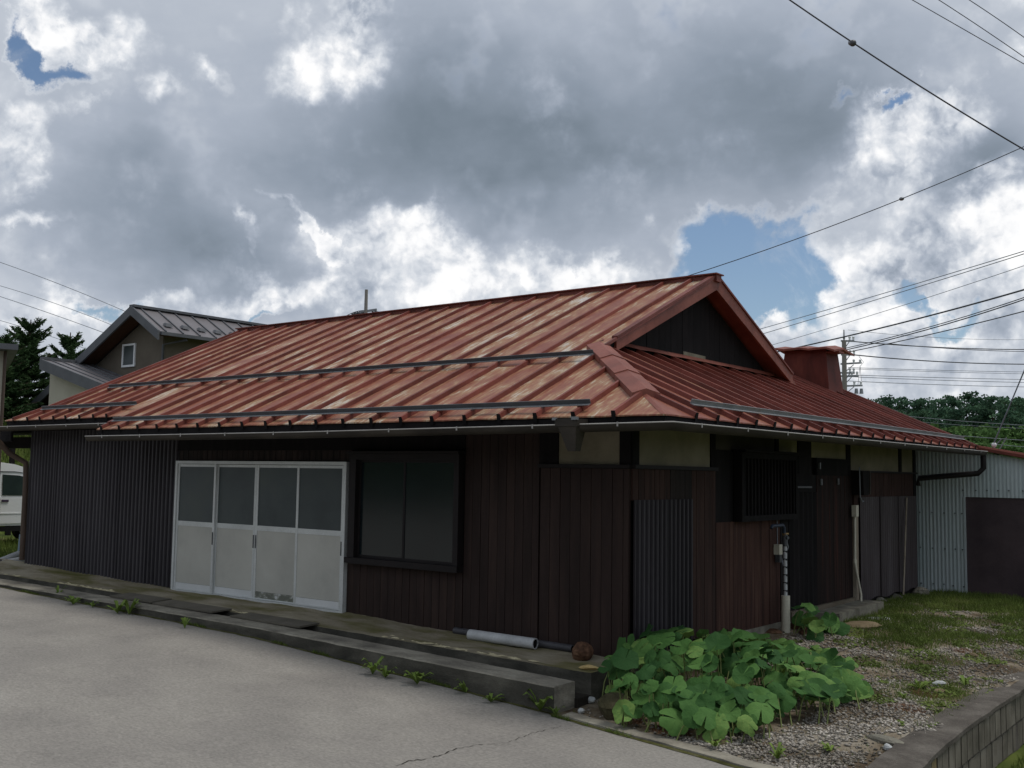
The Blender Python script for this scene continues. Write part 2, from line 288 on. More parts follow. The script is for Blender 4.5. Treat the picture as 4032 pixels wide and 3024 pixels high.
MT['cream'] = mat('cream_plastic', [hx('#c4bfae'), hx('#d1ccbb')], 4, (1, 1, 1), 0.6, 0.04, 40, 0.4)
MT['bare'] = mat('bare_grey_timber', [hx('#7a7063'), hx('#94897a'), hx('#a39a8b')], 3, (5, 5, 0.5), 0.9, 0.25, 40, 0.15)
MT['sill'] = mat('grey_timber_sill', [hx('#5a5246'), hx('#766d5f')], 3, (0.5, 0.5, 5), 0.9, 0.25, 40, 0.15)
MT['brass'] = mat('brass', [hx('#9b7d4a'), hx('#b3925a')], 6, (1, 1, 1), 0.4, 0.02, 60, 0.5, metal=0.8)
MT['bluepipe'] = mat('blue_black_hose', [hx('#232c3c'), hx('#2c3748')], 6, (1, 1, 1), 0.5, 0.03, 60, 0.4)
MT['bluegrey'] = mat('blue_grey_sleeve', [hx('#6f8391'), hx('#8397a4')], 6, (1, 1, 1), 0.5, 0.03, 60, 0.4)
MT['brownpipe'] = mat('brown_downpipe', [hx('#4a3c33'), hx('#5c4d42')], 3, (1, 1, 0.5), 0.6, 0.04, 40, 0.35)
MT['wire'] = mat('wire_black', [hx('#3c3e44'), hx('#494b50')], 3, (1, 1, 1), 0.6, 0.0, 40, 0.3)
MT['wirepale'] = mat('wire_pale', [hx('#787d86'), hx('#8a8f97')], 3, (1, 1, 1), 0.6, 0.0, 40, 0.3)
MT['porcelain'] = mat('white_porcelain', [hx('#d5d7d8'), hx('#e2e3e4')], 3, (1, 1, 1), 0.25, 0.0, 40, 0.5)
MT['polec'] = mat('pole_concrete', [hx('#7b7671'), hx('#938e88')], 1.5, (1, 1, 0.3), 0.9, 0.1, 40, 0.2)
MT['nbwall'] = mat('grey_brown_render', [hx('#655e54'), hx('#6f685d')], 1.5, (1, 1, 1), 0.95, 0.2, 60, 0.15, fine=0.08)
MT['nbcream'] = mat('cream_render', [hx('#b3ae9e'), hx('#bfbaaa')], 1.0, (1, 1, 1), 0.95, 0.15, 60, 0.15, fine=0.06)
MT['nbroof'] = mat('dark_grey_metal_roof', [hx('#6c686a'), hx('#787476')], 0.8, (1, 1, 1), 0.45, 0.02, 40, 0.4, metal=0.2, fine=0.06, rnd=0.04)
MT['nbtrim'] = mat('charcoal_trim', [hx('#54565a'), hx('#616367')], 2, (1, 1, 1), 0.6, 0.03, 40, 0.35)
MT['nbsoffit'] = mat('brown_soffit', [hx('#4a3325'), hx('#5a3f2e')], 2, (1, 4, 1), 0.8, 0.05, 40, 0.2)
MT['white'] = mat('white_paint', [hx('#e6e8e9'), hx('#eceded')], 2, (1, 1, 1), 0.3, 0.0, 40, 0.5, fine=0.03)
MT['glass_dark'] = mat('tinted_glass', [hx('#2a3433'), hx('#36423f')], 1.5, (1, 1, 1), 0.08, 0.0, 40, 0.6, fine=0.04)
MT['carblack'] = mat('black_rubber', [hx('#181819'), hx('#222223')], 5, (1, 1, 1), 0.8, 0.05, 60, 0.2)
MT['purple'] = mat('dark_handle', [hx('#3a2c44'), hx('#463650')], 5, (1, 1, 1), 0.4, 0.0, 60, 0.4)
MT['pine'] = mat('hazy_pine_foliage', [hx('#334c3d'), hx('#46624c'), hx('#5c785b')], 0.35, (1, 1, 1), 0.9, 0.0, 5, 0.1, island=0.35, rnd=0.16, trans=0.25)  # distance haze is mixed into these colours as a bluish tint
MT['bush'] = mat('bush_foliage', [hx('#3d5634'), hx('#516e3e'), hx('#67834c')], 0.35, (1, 1, 1), 0.9, 0.0, 5, 0.1, island=0.35, rnd=0.16, trans=0.2)
MT['spruce'] = mat('spruce_foliage', [hx('#2c4029'), hx('#3d5434'), hx('#506842')], 0.8, (1, 1, 1), 0.9, 0.0, 5, 0.1, island=0.4, rnd=0.1, trans=0.12)
MT['bark'] = mat('bark', [hx('#3a3029'), hx('#4e4239')], 3, (3, 3, 0.6), 0.95, 0.3, 20, 0.1)
MT['crack'] = mat('crack_dirt', [hx('#2d2a26'), hx('#45413b')], 9, (1, 1, 1), 0.95, 0.0, 40, 0.1)
MT['seam'] = mat('mossy_joint', [hx('#3a3a20'), hx('#4f4f2c'), hx('#5d5a48')], 7, (1, 1, 1), 0.95, 0.3, 60, 0.1)
MT['shutter'] = mat('dark_shutter', [hx('#3d3438'), hx('#4a3f42'), hx('#54474a')], 1.1, (1, 1, 1), 0.7, 0.05, 40, 0.25)
MT['paperlight'] = mat('bare_board_patch', [hx('#6e6a5c'), hx('#8a8676')], 6, (1, 1, 1), 0.9, 0.1, 60, 0.1)
def leafmat():
    m = bpy.data.materials.new('butterbur_leaf'); m.use_nodes = True; t = m.node_tree; t.nodes.clear()
    out = N(t, 'ShaderNodeOutputMaterial'); b = N(t, 'ShaderNodeBsdfPrincipled'); oi = N(t, 'ShaderNodeObjectInfo'); c = N(t, 'ShaderNodeTexCoord')
    s_ = N(t, 'ShaderNodeSeparateXYZ'); L(t, c.outputs['Object'], s_.inputs[0])
    ang = MATH(t, 'ARCTAN2', s_.outputs[1], s_.outputs[0])
    rad = MATH(t, 'SQRT', MATH(t, 'ADD', MATH(t, 'MULTIPLY', s_.outputs[0], s_.outputs[0]), MATH(t, 'MULTIPLY', s_.outputs[1], s_.outputs[1])))
    wv = MATH(t, 'ABSOLUTE', MATH(t, 'SINE', MATH(t, 'MULTIPLY', ang, 5.5)))
    vein = SMOOTH(t, MATH(t, 'DIVIDE', wv, MATH(t, 'ADD', 0.2, MATH(t, 'MULTIPLY', rad, -0.3))), 0.0, 0.55, 1.0, 0.0)
    f = NOISE(t, c.outputs['Object'], 6.0, 5, 0.6)
    base = RAMP(t, MATH(t, 'ADD', MATH(t, 'MULTIPLY', f, 0.3), MATH(t, 'MULTIPLY', oi.outputs['Random'], 0.7)), [(0.18, hx('#2f5229')), (0.45, hx('#416732')), (0.72, hx('#597e40')), (0.94, hx('#849a52'))])
    col = MIXC(t, MATH(t, 'MULTIPLY', vein, 0.20), base, hx('#8fae6e'))
    L(t, col, b.inputs['Base Color']); b.inputs['Roughness'].default_value = 0.72; b.inputs['Specular IOR Level'].default_value = 0.15
    bp = N(t, 'ShaderNodeBump'); bp.inputs['Strength'].default_value = 0.7; bp.inputs['Distance'].default_value = 0.01
    L(t, MATH(t, 'SUBTRACT', f, MATH(t, 'MULTIPLY', vein, 0.4)), bp.inputs['Height']); L(t, bp.outputs[0], b.inputs['Normal'])
    tr = N(t, 'ShaderNodeBsdfTranslucent'); L(t, col, tr.inputs[0]); ms = N(t, 'ShaderNodeMixShader'); ms.inputs[0].default_value = 0.12
    L(t, b.outputs[0], ms.inputs[1]); L(t, tr.outputs[0], ms.inputs[2]); L(t, ms.outputs[0], out.inputs[0])
    return m
MT['leaf'] = leafmat()

# ------------------------------------------------------------------ mesh builder
class MB:
    def __init__(s): s.v = []; s.f = []; s.mi = []; s.m = 0; s.sm = []
    def add(s, vs, fs, smooth=False):
        o = len(s.v); s.v += [tuple(map(float, p)) for p in vs]
        for f in fs: s.f.append([i + o for i in f]); s.mi.append(s.m); s.sm.append(smooth)
        return s
    def box(s, a, b):
        x0, y0, z0 = (min(a[i], b[i]) for i in range(3)); x1, y1, z1 = (max(a[i], b[i]) for i in range(3))
        return s.add([(x0, y0, z0), (x1, y0, z0), (x1, y1, z0), (x0, y1, z0), (x0, y0, z1), (x1, y0, z1), (x1, y1, z1), (x0, y1, z1)],
                     [(3, 2, 1, 0), (4, 5, 6, 7), (0, 1, 5, 4), (1, 2, 6, 5), (2, 3, 7, 6), (3, 0, 4, 7)])
    def hexa(s, b4, t4):
        return s.add(list(b4) + list(t4), [(3, 2, 1, 0), (4, 5, 6, 7), (0, 1, 5, 4), (1, 2, 6, 5), (2, 3, 7, 6), (3, 0, 4, 7)])
    def bar(s, p, q, w, h, up=(0, 0, 1)):
        """box beam from p to q, w wide, its height h rising from the line p-q along 'up'"""
        p = Vector(p); q = Vector(q); d = (q - p).normalized(); upv = Vector(up); sd = d.cross(upv).normalized(); n = sd.cross(d).normalized()
        a = sd * w / 2; n = n * h
        return s.hexa([p - a, p + a, q + a, q - a], [p - a + n, p + a + n, q + a + n, q - a + n])
    def tube(s, pts, r, n=8, cap=True, smooth=True):
        pts = [Vector(p) for p in pts]; rs = r if isinstance(r, (list, tuple)) else [r] * len(pts)
        vs = []; fs = []; prev = None
        for i, p in enumerate(pts):
            d = (pts[min(i + 1, len(pts) - 1)] - pts[max(i - 1, 0)]).normalized()
            if prev is None:
                a = d.cross(Vector((0, 0, 1)));
                if a.length < 1e-3: a = Vector((1, 0, 0))
                a.normalize()
            else:
                a = prev - d * prev.dot(d); a.normalize()
            prev = a; b = d.cross(a)
            for k in range(n):
                t = 2 * math.pi * k / n; vs.append(p + (a * math.cos(t) + b * math.sin(t)) * rs[i])
        for i in range(len(pts) - 1):
            for k in range(n):
                fs.append((i * n + k, i * n + (k + 1) % n, (i + 1) * n + (k + 1) % n, (i + 1) * n + k))
        s.add(vs, fs, smooth)
        if cap:
            o = len(vs); s.add(vs[:n], [tuple(range(n))[::-1]]); s.add(vs[-n:], [tuple(range(n))])
        return s
    def sphere(s, c, r, nu=10, nv=6, sc=(1, 1, 1)):
        vs = []; fs = []
        for j in range(nv + 1):
            ph = math.pi * j / nv
            for i in range(nu):
                th = 2 * math.pi * i / nu
                vs.append((c[0] + r * sc[0] * math.sin(ph) * math.cos(th), c[1] + r * sc[1] * math.sin(ph) * math.sin(th), c[2] + r * sc[2] * math.cos(ph)))
        for j in range(nv):
            for i in range(nu): fs.append((j * nu + i, (j + 1) * nu + i, (j + 1) * nu + (i + 1) % nu, j * nu + (i + 1) % nu))
        return s.add(vs, fs, True)
    def mesh(s, name, mats):
        me = bpy.data.meshes.new(name); me.from_pydata(s.v, [], s.f)
        for m in (mats if isinstance(mats, (list, tuple)) else [mats]): me.materials.append(MT[m] if isinstance(m, str) else m)
        me.polygons.foreach_set('material_index', s.mi); me.polygons.foreach_set('use_smooth', s.sm); me.update(); return me
def link(name, data, parent=None, loc=(0, 0, 0)):
    o = bpy.data.objects.new(name, data); COL.objects.link(o); o.location = loc
    if parent is not None: o.parent = parent
    return o
def part(name, mb, mats, parent=None, loc=(0, 0, 0), label=None):
    o = link(name, mb.mesh(name, mats) if isinstance(mb, MB) else mb, parent, loc)
    if label: o['label'] = label
    return o
def tag(o, label, cat, group=None):
    o['label'] = label; o['category'] = cat
    if group: o['group'] = group
    return o
def thing(name, label, cat, loc=(0, 0, 0), group=None, rz=0.0):
    o = link(name, None, None, loc); o.rotation_euler.z = rz; return tag(o, label, cat, group)
def struct(name, mb, mats):
    o = part(name, mb, mats); o['kind'] = 'structure'; return o
def stuff(name, me, label=None, cat=None, parent=None):
    o = link(name, me, parent); o['kind'] = 'stuff'
    if label: o['label'] = label
    if cat: o['category'] = cat
    return o
def fastmesh(name, verts, faces, mats, smooth=False):
    me = bpy.data.meshes.new(name); verts = np.asarray(verts, np.float32); faces = np.asarray(faces, np.int32); k = faces.shape[1]
    me.vertices.add(len(verts)); me.vertices.foreach_set('co', verts.ravel())
    me.loops.add(faces.size); me.loops.foreach_set('vertex_index', faces.ravel())
    me.polygons.add(len(faces)); me.polygons.foreach_set('loop_start', np.arange(0, faces.size, k, dtype=np.int32))
    me.update(calc_edges=True)
    for m in (mats if isinstance(mats, list) else [mats]): me.materials.append(MT[m])
    if smooth: me.polygons.foreach_set('use_smooth', [True] * len(faces))
    return me
def interp(x, tab): return float(np.interp(x, [t[0] for t in tab], [t[1] for t in tab]))
def sstep(a, b, x): t = min(1, max(0, (x - a) / (b - a))); return t * t * (3 - 2 * t)
# ------------------------------------------------------------------ ground, road, kerbs, apron
def zroad(x): return interp(x, [(-60, 0.05), (-14, -0.035), (-10.6, -0.085), (-4.45, -0.207), (0, -0.455), (3, -0.475), (12, -0.55)])
def zkerb(x): return interp(x, [(-16, 0.0), (-10.6, -0.03), (-4.46, -0.085), (0, -0.2)])
def zapE(x): return interp(x, [(-16, 0.03), (-11.8, 0.0), (-8, -0.035), (-4.15, -0.085), (0.05, -0.15)])
def zapW(x): return interp(x, [(-16, 0.12), (-12.4, 0.118), (-10.35, 0.064), (-7.97, 0.004), (-4.27, 0.0), (-2.37, -0.07), (0.05, -0.118)])
def yfront(x): return -1.36 - 0.2 * x
def zyard(x, y):
    a = interp(y, [(-3, -0.47), (-1.4, -0.45), (-0.6, -0.41), (0.4, -0.33), (2, -0.22), (3.5, -0.165), (6, -0.15), (10.5, -0.19)])
    b = interp(y, [(-3, -0.49), (-1.4, -0.45), (0, -0.385), (3, -0.37), (10.5, -0.22)])
    t = min(1, max(0, x / 3.0)); return a + (b - a) * t + 0.012 * math.sin(x * 3.1 + y * 1.7) + 0.010 * math.sin(x * 7.3 - y * 5.1)
def zground(x, y):
    if x < -12.2:
        z = 0.06 * sstep(-14, -12.2, x) - 0.0 if y > -0.9 else -0.35
        if y > -0.9: z += -0.02
        return z + 3.6 * sstep(-23.5, -37, x) * sstep(1, 7, y) + 0.08 * math.sin(x * 0.9) * sstep(-20, -26, x)
    if y > 11.5: return -0.25
    return -0.95
def gridmesh(xs, ys, zf, mat_):
    nx, ny = len(xs), len(ys)
    v = [(x, y, zf(x, y)) for y in ys for x in xs]
    f = [(j * nx + i, j * nx + i + 1, (j + 1) * nx + i + 1, (j + 1) * nx + i) for j in range(ny - 1) for i in range(nx - 1)]
    return fastmesh('m', v, f, mat_, True)
gx = [-900, -400, -200, -120, -80, -60, -50] + list(np.arange(-46, -12.4, 0.8)) + [-12.3, -12.1, -11, -8, -4, 0, 2, 3.2, 4, 6, 10, 20, 40, 80, 160, 400, 900]
gy = [-900, -300, -100, -40, -15, -5, -2, -0.95, -0.85, 0.5] + list(np.arange(1, 20, 0.9)) + [22, 26, 32, 40, 60, 90, 140, 220, 400, 900]
o = link('ground', gridmesh(gx, gy, zground, 'ground')); o['kind'] = 'structure'

# road: one concrete sheet with a slightly ragged edge against the kerb
rx = list(np.arange(-60, -14, 4)) + list(np.arange(-14, 8.01, 0.25)) + [9, 12, 20]
mb = MB(); nx = len(rx)
for x in rx:
    ye = -1.31 if x < 0 else min(-1.31, yfront(x) - 0.015 if x > 0.1 else -1.33)
    ye += 0.02 * math.sin(x * 5.3) + 0.012 * math.sin(x * 13.1) if x < 0 else 0
    for y, dz in ((ye, 0.0), (ye - 0.5, 0.0), (-4, 0), (-9, 0), (-16, 0), (-40, 0)):
        mb.v.append((x, y, zroad(x) + dz))
for i in range(nx - 1):
    for j in range(5): mb.f.append((i * 6 + j + 1, (i + 1) * 6 + j + 1, (i + 1) * 6 + j, i * 6 + j)); mb.mi.append(0); mb.sm.append(True)
struct('road', mb, 'concrete')
# crack across the road (a thin open crack, lying on the sheet)
cpx = [(1560, 3022), (1615, 3000), (1690, 2990), (1752, 2972), (1800, 2950), (1880, 2936), (1990, 2928), (2050, 2905), (2100, 2890), (2165, 2872), (2215, 2862)]
mb = MB(); pts = []
for i in range(len(cpx) - 1):
    for k in range(5):
        t = k / 5; pts.append((cpx[i][0] + (cpx[i + 1][0] - cpx[i][0]) * t + random.uniform(-5, 5), cpx[i][1] + (cpx[i + 1][1] - cpx[i][1]) * t + random.uniform(-3, 3)))
vs = []
for i, (u, v) in enumerate(pts):
    p = onZ(u, v, -0.46); p[2] = zroad(p[0]) + 0.004; w = 0.010 * (1 - 0.6 * i / len(pts)) * random.uniform(0.6, 1.4)
    vs += [(p[0] - w * 0.3, p[1] - w, p[2]), (p[0] + w * 0.3, p[1] + w, p[2])]
mb.add(vs, [(2 * i, 2 * i + 2, 2 * i + 3, 2 * i + 1) for i in range(len(pts) - 1)])
struct('road_crack', mb, 'crack')
# mossy joint along kerb and road
mb = MB(); vs = []
for i, x in enumerate(np.arange(-14, 3.2, 0.12)):
    ye = (-1.30 if x < 0 else min(-1.30, yfront(x) + 0.01)); w = 0.035 + 0.03 * random.random()
    vs += [(x, ye, zroad(x) + 0.008), (x, ye - w, zroad(x) + 0.004)]
mb.add(vs, [(2 * i, 2 * i + 1, 2 * i + 3, 2 * i + 2) for i in range(len(vs) // 2 - 1)])
struct('kerb_joint', mb, 'seam')

def strip_solid(xs, prof):
    """prof(x) -> list of (y, z) round the section, counter clockwise seen from +x"""
    m = MB(); k = len(prof(xs[0])); vs = [(x, y, z) for x in xs for (y, z) in prof(x)]
    fs = [(i * k + j, (i + 1) * k + j, (i + 1) * k + (j + 1) % k, i * k + (j + 1) % k) for i in range(len(xs) - 1) for j in range(k)]
    fs += [tuple(range(k))[::-1], tuple((len(xs) - 1) * k + j for j in range(k))]
    return m.add(vs, fs)
xsK = list(np.arange(-14, 0.001, 0.2))
def rg(x, a=0.006): return a * math.sin(x * 11.3) + a * 0.7 * math.sin(x * 23.7 + 1) + a * 0.8 * math.sin(x * 47.1 + 2)
kx = xsK[:-1] + [-0.03]
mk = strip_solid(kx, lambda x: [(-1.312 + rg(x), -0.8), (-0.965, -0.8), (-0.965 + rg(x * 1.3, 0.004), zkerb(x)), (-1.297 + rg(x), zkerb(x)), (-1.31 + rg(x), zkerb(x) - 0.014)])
for i in range((len(kx) - 1) * 5): mk.mi[i] = 1 if i % 5 in (1, 4) else 0      # darker concrete on the upright faces
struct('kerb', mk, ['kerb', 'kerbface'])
ax = list(np.arange(-16, 0.041, 0.2))
def approf(x):
    zE, zW = zapE(x), zapW(x); n = 7
    top = []
    for i in range(n + 1):
        t = i / n; y = -0.74 + 0.78 * t; bump_ = 0.006 * math.sin(x * 4.1 + t * 5) + 0.005 * math.sin(x * 9.7 - t * 9)
        top.append((y + (rg(x, 0.008) if i == 0 else 0), zE + (zW - zE) * (t ** 1.3) + (bump_ if 0 < i else 0)))
    return [(-0.74 + rg(x, 0.008), -0.8), (0.04, -0.8)] + top[::-1]
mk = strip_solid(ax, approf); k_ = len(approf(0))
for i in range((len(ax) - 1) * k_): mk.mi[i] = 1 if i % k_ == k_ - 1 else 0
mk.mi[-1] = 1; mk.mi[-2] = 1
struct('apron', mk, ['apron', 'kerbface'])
# gutter channel bed
struct('drain_channel', strip_solid(list(np.arange(-16, 0.01, 0.5)), lambda x: [(-0.97, -0.8), (-0.735, -0.8), (-0.735, zkerb(x) - 0.16), (-0.97, zkerb(x) - 0.16)]), 'mortar')
# lime crust: ragged pale scabs along the apron edge
mb = MB()
for (x0, x1, n) in ((-10.0, -8.5, 46), (-6.9, -6.4, 12), (-6.2, -5.0, 30), (-3.0, -0.7, 46), (-12.0, -11.3, 8)):
    for _ in range(n):
        x = random.uniform(x0, x1); y = -0.715 + abs(random.gauss(0, 0.035)); k = 9; a0 = random.uniform(0.015, 0.06); ph = random.uniform(0, 6)
        t = (y + .74) / .78; zz = zapE(x) + (zapW(x) - zapE(x)) * max(0, t) ** 1.3 + 0.007
        vs = [(x, y, zz + 0.006)] + [(x + a0 * 1.7 * math.cos(2 * math.pi * i / k) * random.uniform(.5, 1.1), max(-0.742, y + a0 * .6 * math.sin(2 * math.pi * i / k) * random.uniform(.5, 1.1)), zz - 0.004) for i in range(k)]
        mb.add(vs, [(0, 1 + i, 1 + (i + 1) % k) for i in range(k)])
struct('lime_crust', mb, 'lime')
# flush kerb on the yard side
fx = list(np.arange(0.1, 3.6, 0.15))
struct('flush_kerb', strip_solid(fx, lambda x: [(yfront(x) + rg(x, 0.006), -0.8), (yfront(x) + 0.16, -0.8), (yfront(x) + 0.16 + rg(x, 0.01), zroad(x) + 0.028), (yfront(x) + 0.01 + rg(x, 0.006), zroad(x) + 0.022)]), 'kerb')
# yard
ys = list(np.arange(-2.0, 10.45, 0.12)); xs = list(np.linspace(-0.25, 3.06, 26))
v = []; f = []
for y in ys:
    for x in xs:
        yy = max(y, yfront(max(x, 0.1)) + 0.1); v.append((x, yy, zyard(x, yy) - (0.02 if yy != y else 0)))
nx = len(xs)
for j in range(len(ys) - 1):
    for i in range(nx - 1): f.append((j * nx + i, j * nx + i + 1, (j + 1) * nx + i + 1, (j + 1) * nx + i))
o = link('yard', fastmesh('yard', v, f, 'dirt', True)); o['kind'] = 'structure'

# retaining wall on the right: coping > blocks
rw = thing('retaining_wall', 'low concrete block retaining wall with rough coping at the right edge of the yard', 'wall', (3.2, 0, -0.4))
wallpts = [(3.30, -3.2), (3.30, -1.3), (3.22, -0.35), (3.19, 0.6), (3.18, 8.5)]   # outer top edge; the near end bends towards the road
def woff(y): return float(np.interp(y, [p[1] for p in wallpts], [p[0] for p in wallpts]))
mb = MB(); cy = [-3.2, -2.2, -1.5, -1.3, -1.0, -0.7, -0.45, -0.3] + list(np.arange(0, 8.6, 0.3)); vs = []
def zcop(y): return interp(y, [(-3, -0.40), (-0.3, -0.375), (8.5, -0.32)])
for y in cy:
    xo = woff(y) + rg(y, 0.005); xi = woff(y) - 0.34 + rg(y * 1.4, 0.008); z = zcop(y)
    vs += [(xi, y, -1.0), (xo - 0.03, y, -1.0), (xo - 0.03, y, z - 0.055), (xo, y, z - 0.05), (xo, y, z - 0.012), (xo - 0.014, y, z), (xi, y, z)]
k = 7; fs = [(i * k + j, (i + 1) * k + j, (i + 1) * k + (j + 1) % k, i * k + (j + 1) % k) for i in range(len(cy) - 1) for j in range(k)]
fs = [f_[::-1] for f_ in fs] + [tuple(range(k)), tuple((len(cy) - 1) * k + j for j in range(k))[::-1]]
mb.add(vs, fs)
part('coping', mb, 'coping', rw, (-3.2, 0, 0.4))
y = -2.2
ky = 0
while y < 4.2:
    w = 0.205 + random.uniform(-0.006, 0.006)
    for row in range(2):
        yy = y + (0.10 if row else 0); yc = yy + w / 2; z1 = zcop(yc) - 0.062 - row * 0.272 ; z0 = z1 - 0.245
        dx = (woff(yy + w) - woff(yy)) / w
        x = woff(yc) - 0.012 + random.uniform(-0.004, 0.004) - row * 0.012
        b4 = [(x - 0.04, yy + .012, z0), (x - dx * w / 2, yy + .012, z0), (x + dx * w / 2, yy + w - .012, z0), (x - 0.04, yy + w - .012, z0)]
        t4 = [(p[0], p[1], z1) for p in b4]
        m_ = MB().hexa(b4, t4)
        part('block', m_, 'block_tan' if (row == 0 and ky in (7,)) else 'block', rw, (-3.2, 0, 0.4))
    y += w; ky += 1

# ------------------------------------------------------------------ the farmhouse
e, ze, s, yr, zr = 0.951, 2.367, 0.4505, 4.202, 4.688
xg, xl, We, Wd = -1.154, -12.02, 9.911, 9.5
def zf(y): return ze + s * (y + e)
def zs(x): return ze + s * (e - x)
H = thing('farmhouse', 'single-storey dark wooden farmhouse under a worn red sheet metal roof', 'house', (0, 0, 0))

# walls: dark core behind all cladding
mb = MB(); mb.box((-12.36, 0.03, -0.3), (-0.03, 9.46, 2.42)); part('wall', mb, 'black', H)
# foundation under right wall
mb = MB(); mb.box((-0.2, 0.0, -0.4), (0.02, 3.75, -0.09)); part('foundation', mb, 'rockgrey', H)

def corr(mbx, axis, a0, a1, z0f, z1, pos, pitch, amp, out, seg=4, square=False):
    """corrugated sheet hanging in a wall plane. axis 'x': runs along x at y=pos; axis 'y': runs along y at x=pos"""
    n = max(2, int(round((a1 - a0) / pitch * seg))); vs = []; fs = []
    for i in range(n + 1):
        a = a0 + (a1 - a0) * i / n; cw = math.cos(2 * math.pi * (a - a0) / pitch)
        if square: cw = max(-1, min(1, cw * 3.2))
        d = pos + out * (amp * (0.5 + 0.5 * cw))
        z0 = z0f(a) if callable(z0f) else z0f
        z1_ = z1(a) if callable(z1) else z1
        for z in (z0, z1_): vs.append((a, d, z) if axis == 'x' else (d, a, z))
    for i in range(n): fs.append((2 * i, 2 * i + 2, 2 * i + 3, 2 * i + 1) if axis == 'x' else (2 * i, 2 * i + 2, 2 * i + 3, 2 * i + 1))
    return mbx.add(vs, fs, not square)

# front wall, left: five corrugated sheets
edges = [-12.38, -11.5, -10.36, -9.56, -8.76, -7.985]
for i in range(5):
    m_ = MB(); corr(m_, 'x', edges[i], edges[i + 1] + 0.03, lambda a: zapW(a) - 0.03 + 0.012 * math.sin(a * 5), 2.42, 0.012 - 0.004 * (i % 2), 0.102, 0.042, -1, 12, True)
    part('corrugated_sheet', m_, 'corr_dark', H)
# beam and boards over the door
mb = MB(); mb.box((-7.985, -0.03, 2.07), (-2.28, 0.02, 2.40)); part('lintel_beam', mb, 'black', H)
x = -7.975
while x < -4.2:
    w = 0.118; m_ = MB(); m_.box((x + .004, -0.018 - random.uniform(0, .004), 1.93), (min(x + w, -4.17) - .004, 0.02, 2.068)); part('board', m_, 'darkwood', H); x += w
# sliding door: outer frame and four leaves
xd1, xd2, zd, zm = -7.925, -4.297, 1.90, 0.986
mb = MB(); mb.box((xd1 - .045, -0.075, 1.872), (xd2 + .045, 0.02, 1.915)); mb.box((xd1 - .045, -0.075, -0.02), (xd1 + .0, 0.02, 1.872)); mb.box((xd2, -0.075, -0.02), (xd2 + .045, 0.02, 1.872)); mb.box((xd1, -0.075, -0.03), (xd2, 0.02, 0.006))
part('door_frame', mb, 'alu', H)
wl = (xd2 - xd1) / 4
for i in range(4):
    a = xd1 + i * wl + 0.002; b = a + wl - 0.004; yo = -0.058 if i in (0, 3) else -0.026; y1 = yo + 0.028
    if i == 0: b += 0.02
    if i == 3: a -= 0.02
    m_ = MB(); st = 0.042
    m_.box((a, yo, 0.008), (a + st, y1, 1.868)); m_.box((b - st, yo, 0.008), (b, y1, 1.868))
    m_.box((a + st, yo + .002, 1.828), (b - st, y1, 1.866)); m_.box((a + st, yo + .002, zm - 0.035), (b - st, y1, zm + 0.035)); m_.box((a + st, yo + .002, 0.01), (b - st, y1, 0.028))
    d_ = part('sliding_door', m_, 'alu', H)
    m_ = MB(); m_.box((a + st, yo + .010, zm + .035), (b - st, yo + .018, 1.828)); part('glass_pane', m_, 'frost', d_)
    m_ = MB(); m_.box((a + st, yo + .008, 0.115), (b - st, yo + .018, zm - .035)); part('lower_panel', m_, 'doorpanel', d_)
    m_ = MB(); m_.box((a + st, yo + .004, 0.028), (b - st, yo + .02, 0.112)); part('kick_plate', m_, 'peeled' if i == 2 else 'kick', d_, label='peeled kick plate with flaking paint' if i == 2 else None)
    hxp = b - 0.024 if i in (0, 1, 2) else b - 0.024
    if i == 2: hxp = a + 0.022
    m_ = MB(); m_.box((hxp - 0.012, yo - 0.004, zm - 0.28), (hxp + 0.012, yo - 0.0005, zm - 0.10)); part('handle', m_, 'steel', d_)
# lower boards under the window and to the corner
def boards_x(a0, a1, w, z0f, z1, matn, y0=-0.016):
    x = a0
    while x < a1 - 0.02:
        b = min(x + w * random.uniform(0.97, 1.03), a1); t = random.uniform(0, 0.006)
        m_ = MB(); za, zb = z0f(x), z0f(b)
        m_.hexa([(x + .003, y0 - t, za), (b - .003, y0 - t, zb), (b - .003, 0.02, zb), (x + .003, 0.02, za)], [(x + .003, y0 - t, z1), (b - .003, y0 - t, z1), (b - .003, 0.02, z1), (x + .003, 0.02, z1)])
        part('board', m_, matn, H); x = b
wz = lambda x: zapW(x) - 0.01
boards_x(-4.245, -2.29, 0.122, wz, 0.64, 'brownboard')
boards_x(-2.28, -1.185, 0.125, wz, 2.36, 'brownboard')
boards_x(-1.165, -0.012, 0.135, wz, 1.862, 'brownboard', -0.022)
# window: protruding dark frame, two panes
xw0, xw1, zw0, zw1 = -4.16, -2.30, 0.66, 2.02
yw = -0.11
mb = MB(); fw = 0.075
mb.box((xw0, yw, zw1 - fw), (xw1, 0.02, zw1)); mb.box((xw0, yw, zw0 + 0.045), (xw0 + fw * 1.6, 0.02, zw1 - fw)); mb.box((xw1 - fw, yw, zw0 + 0.045), (xw1, 0.02, zw1 - fw))
wn = part('window', mb, 'winframe', H)
m_ = MB(); m_.box((xw0 - .02, yw - .03, zw0 - 0.03), (xw1 + .02, 0.02, zw0 + 0.043)); part('sill', m_, 'winframe', wn)
m_ = MB(); m_.box((xw0 - .02, yw - .05, zw1 + 0.002), (xw1 + .03, 0.02, zw1 + 0.03)); part('hood', m_, 'winframe', wn)
gl0, gl1 = xw0 + fw * 1.6, xw1 - fw; mid = gl0 + (gl1 - gl0) * 0.5
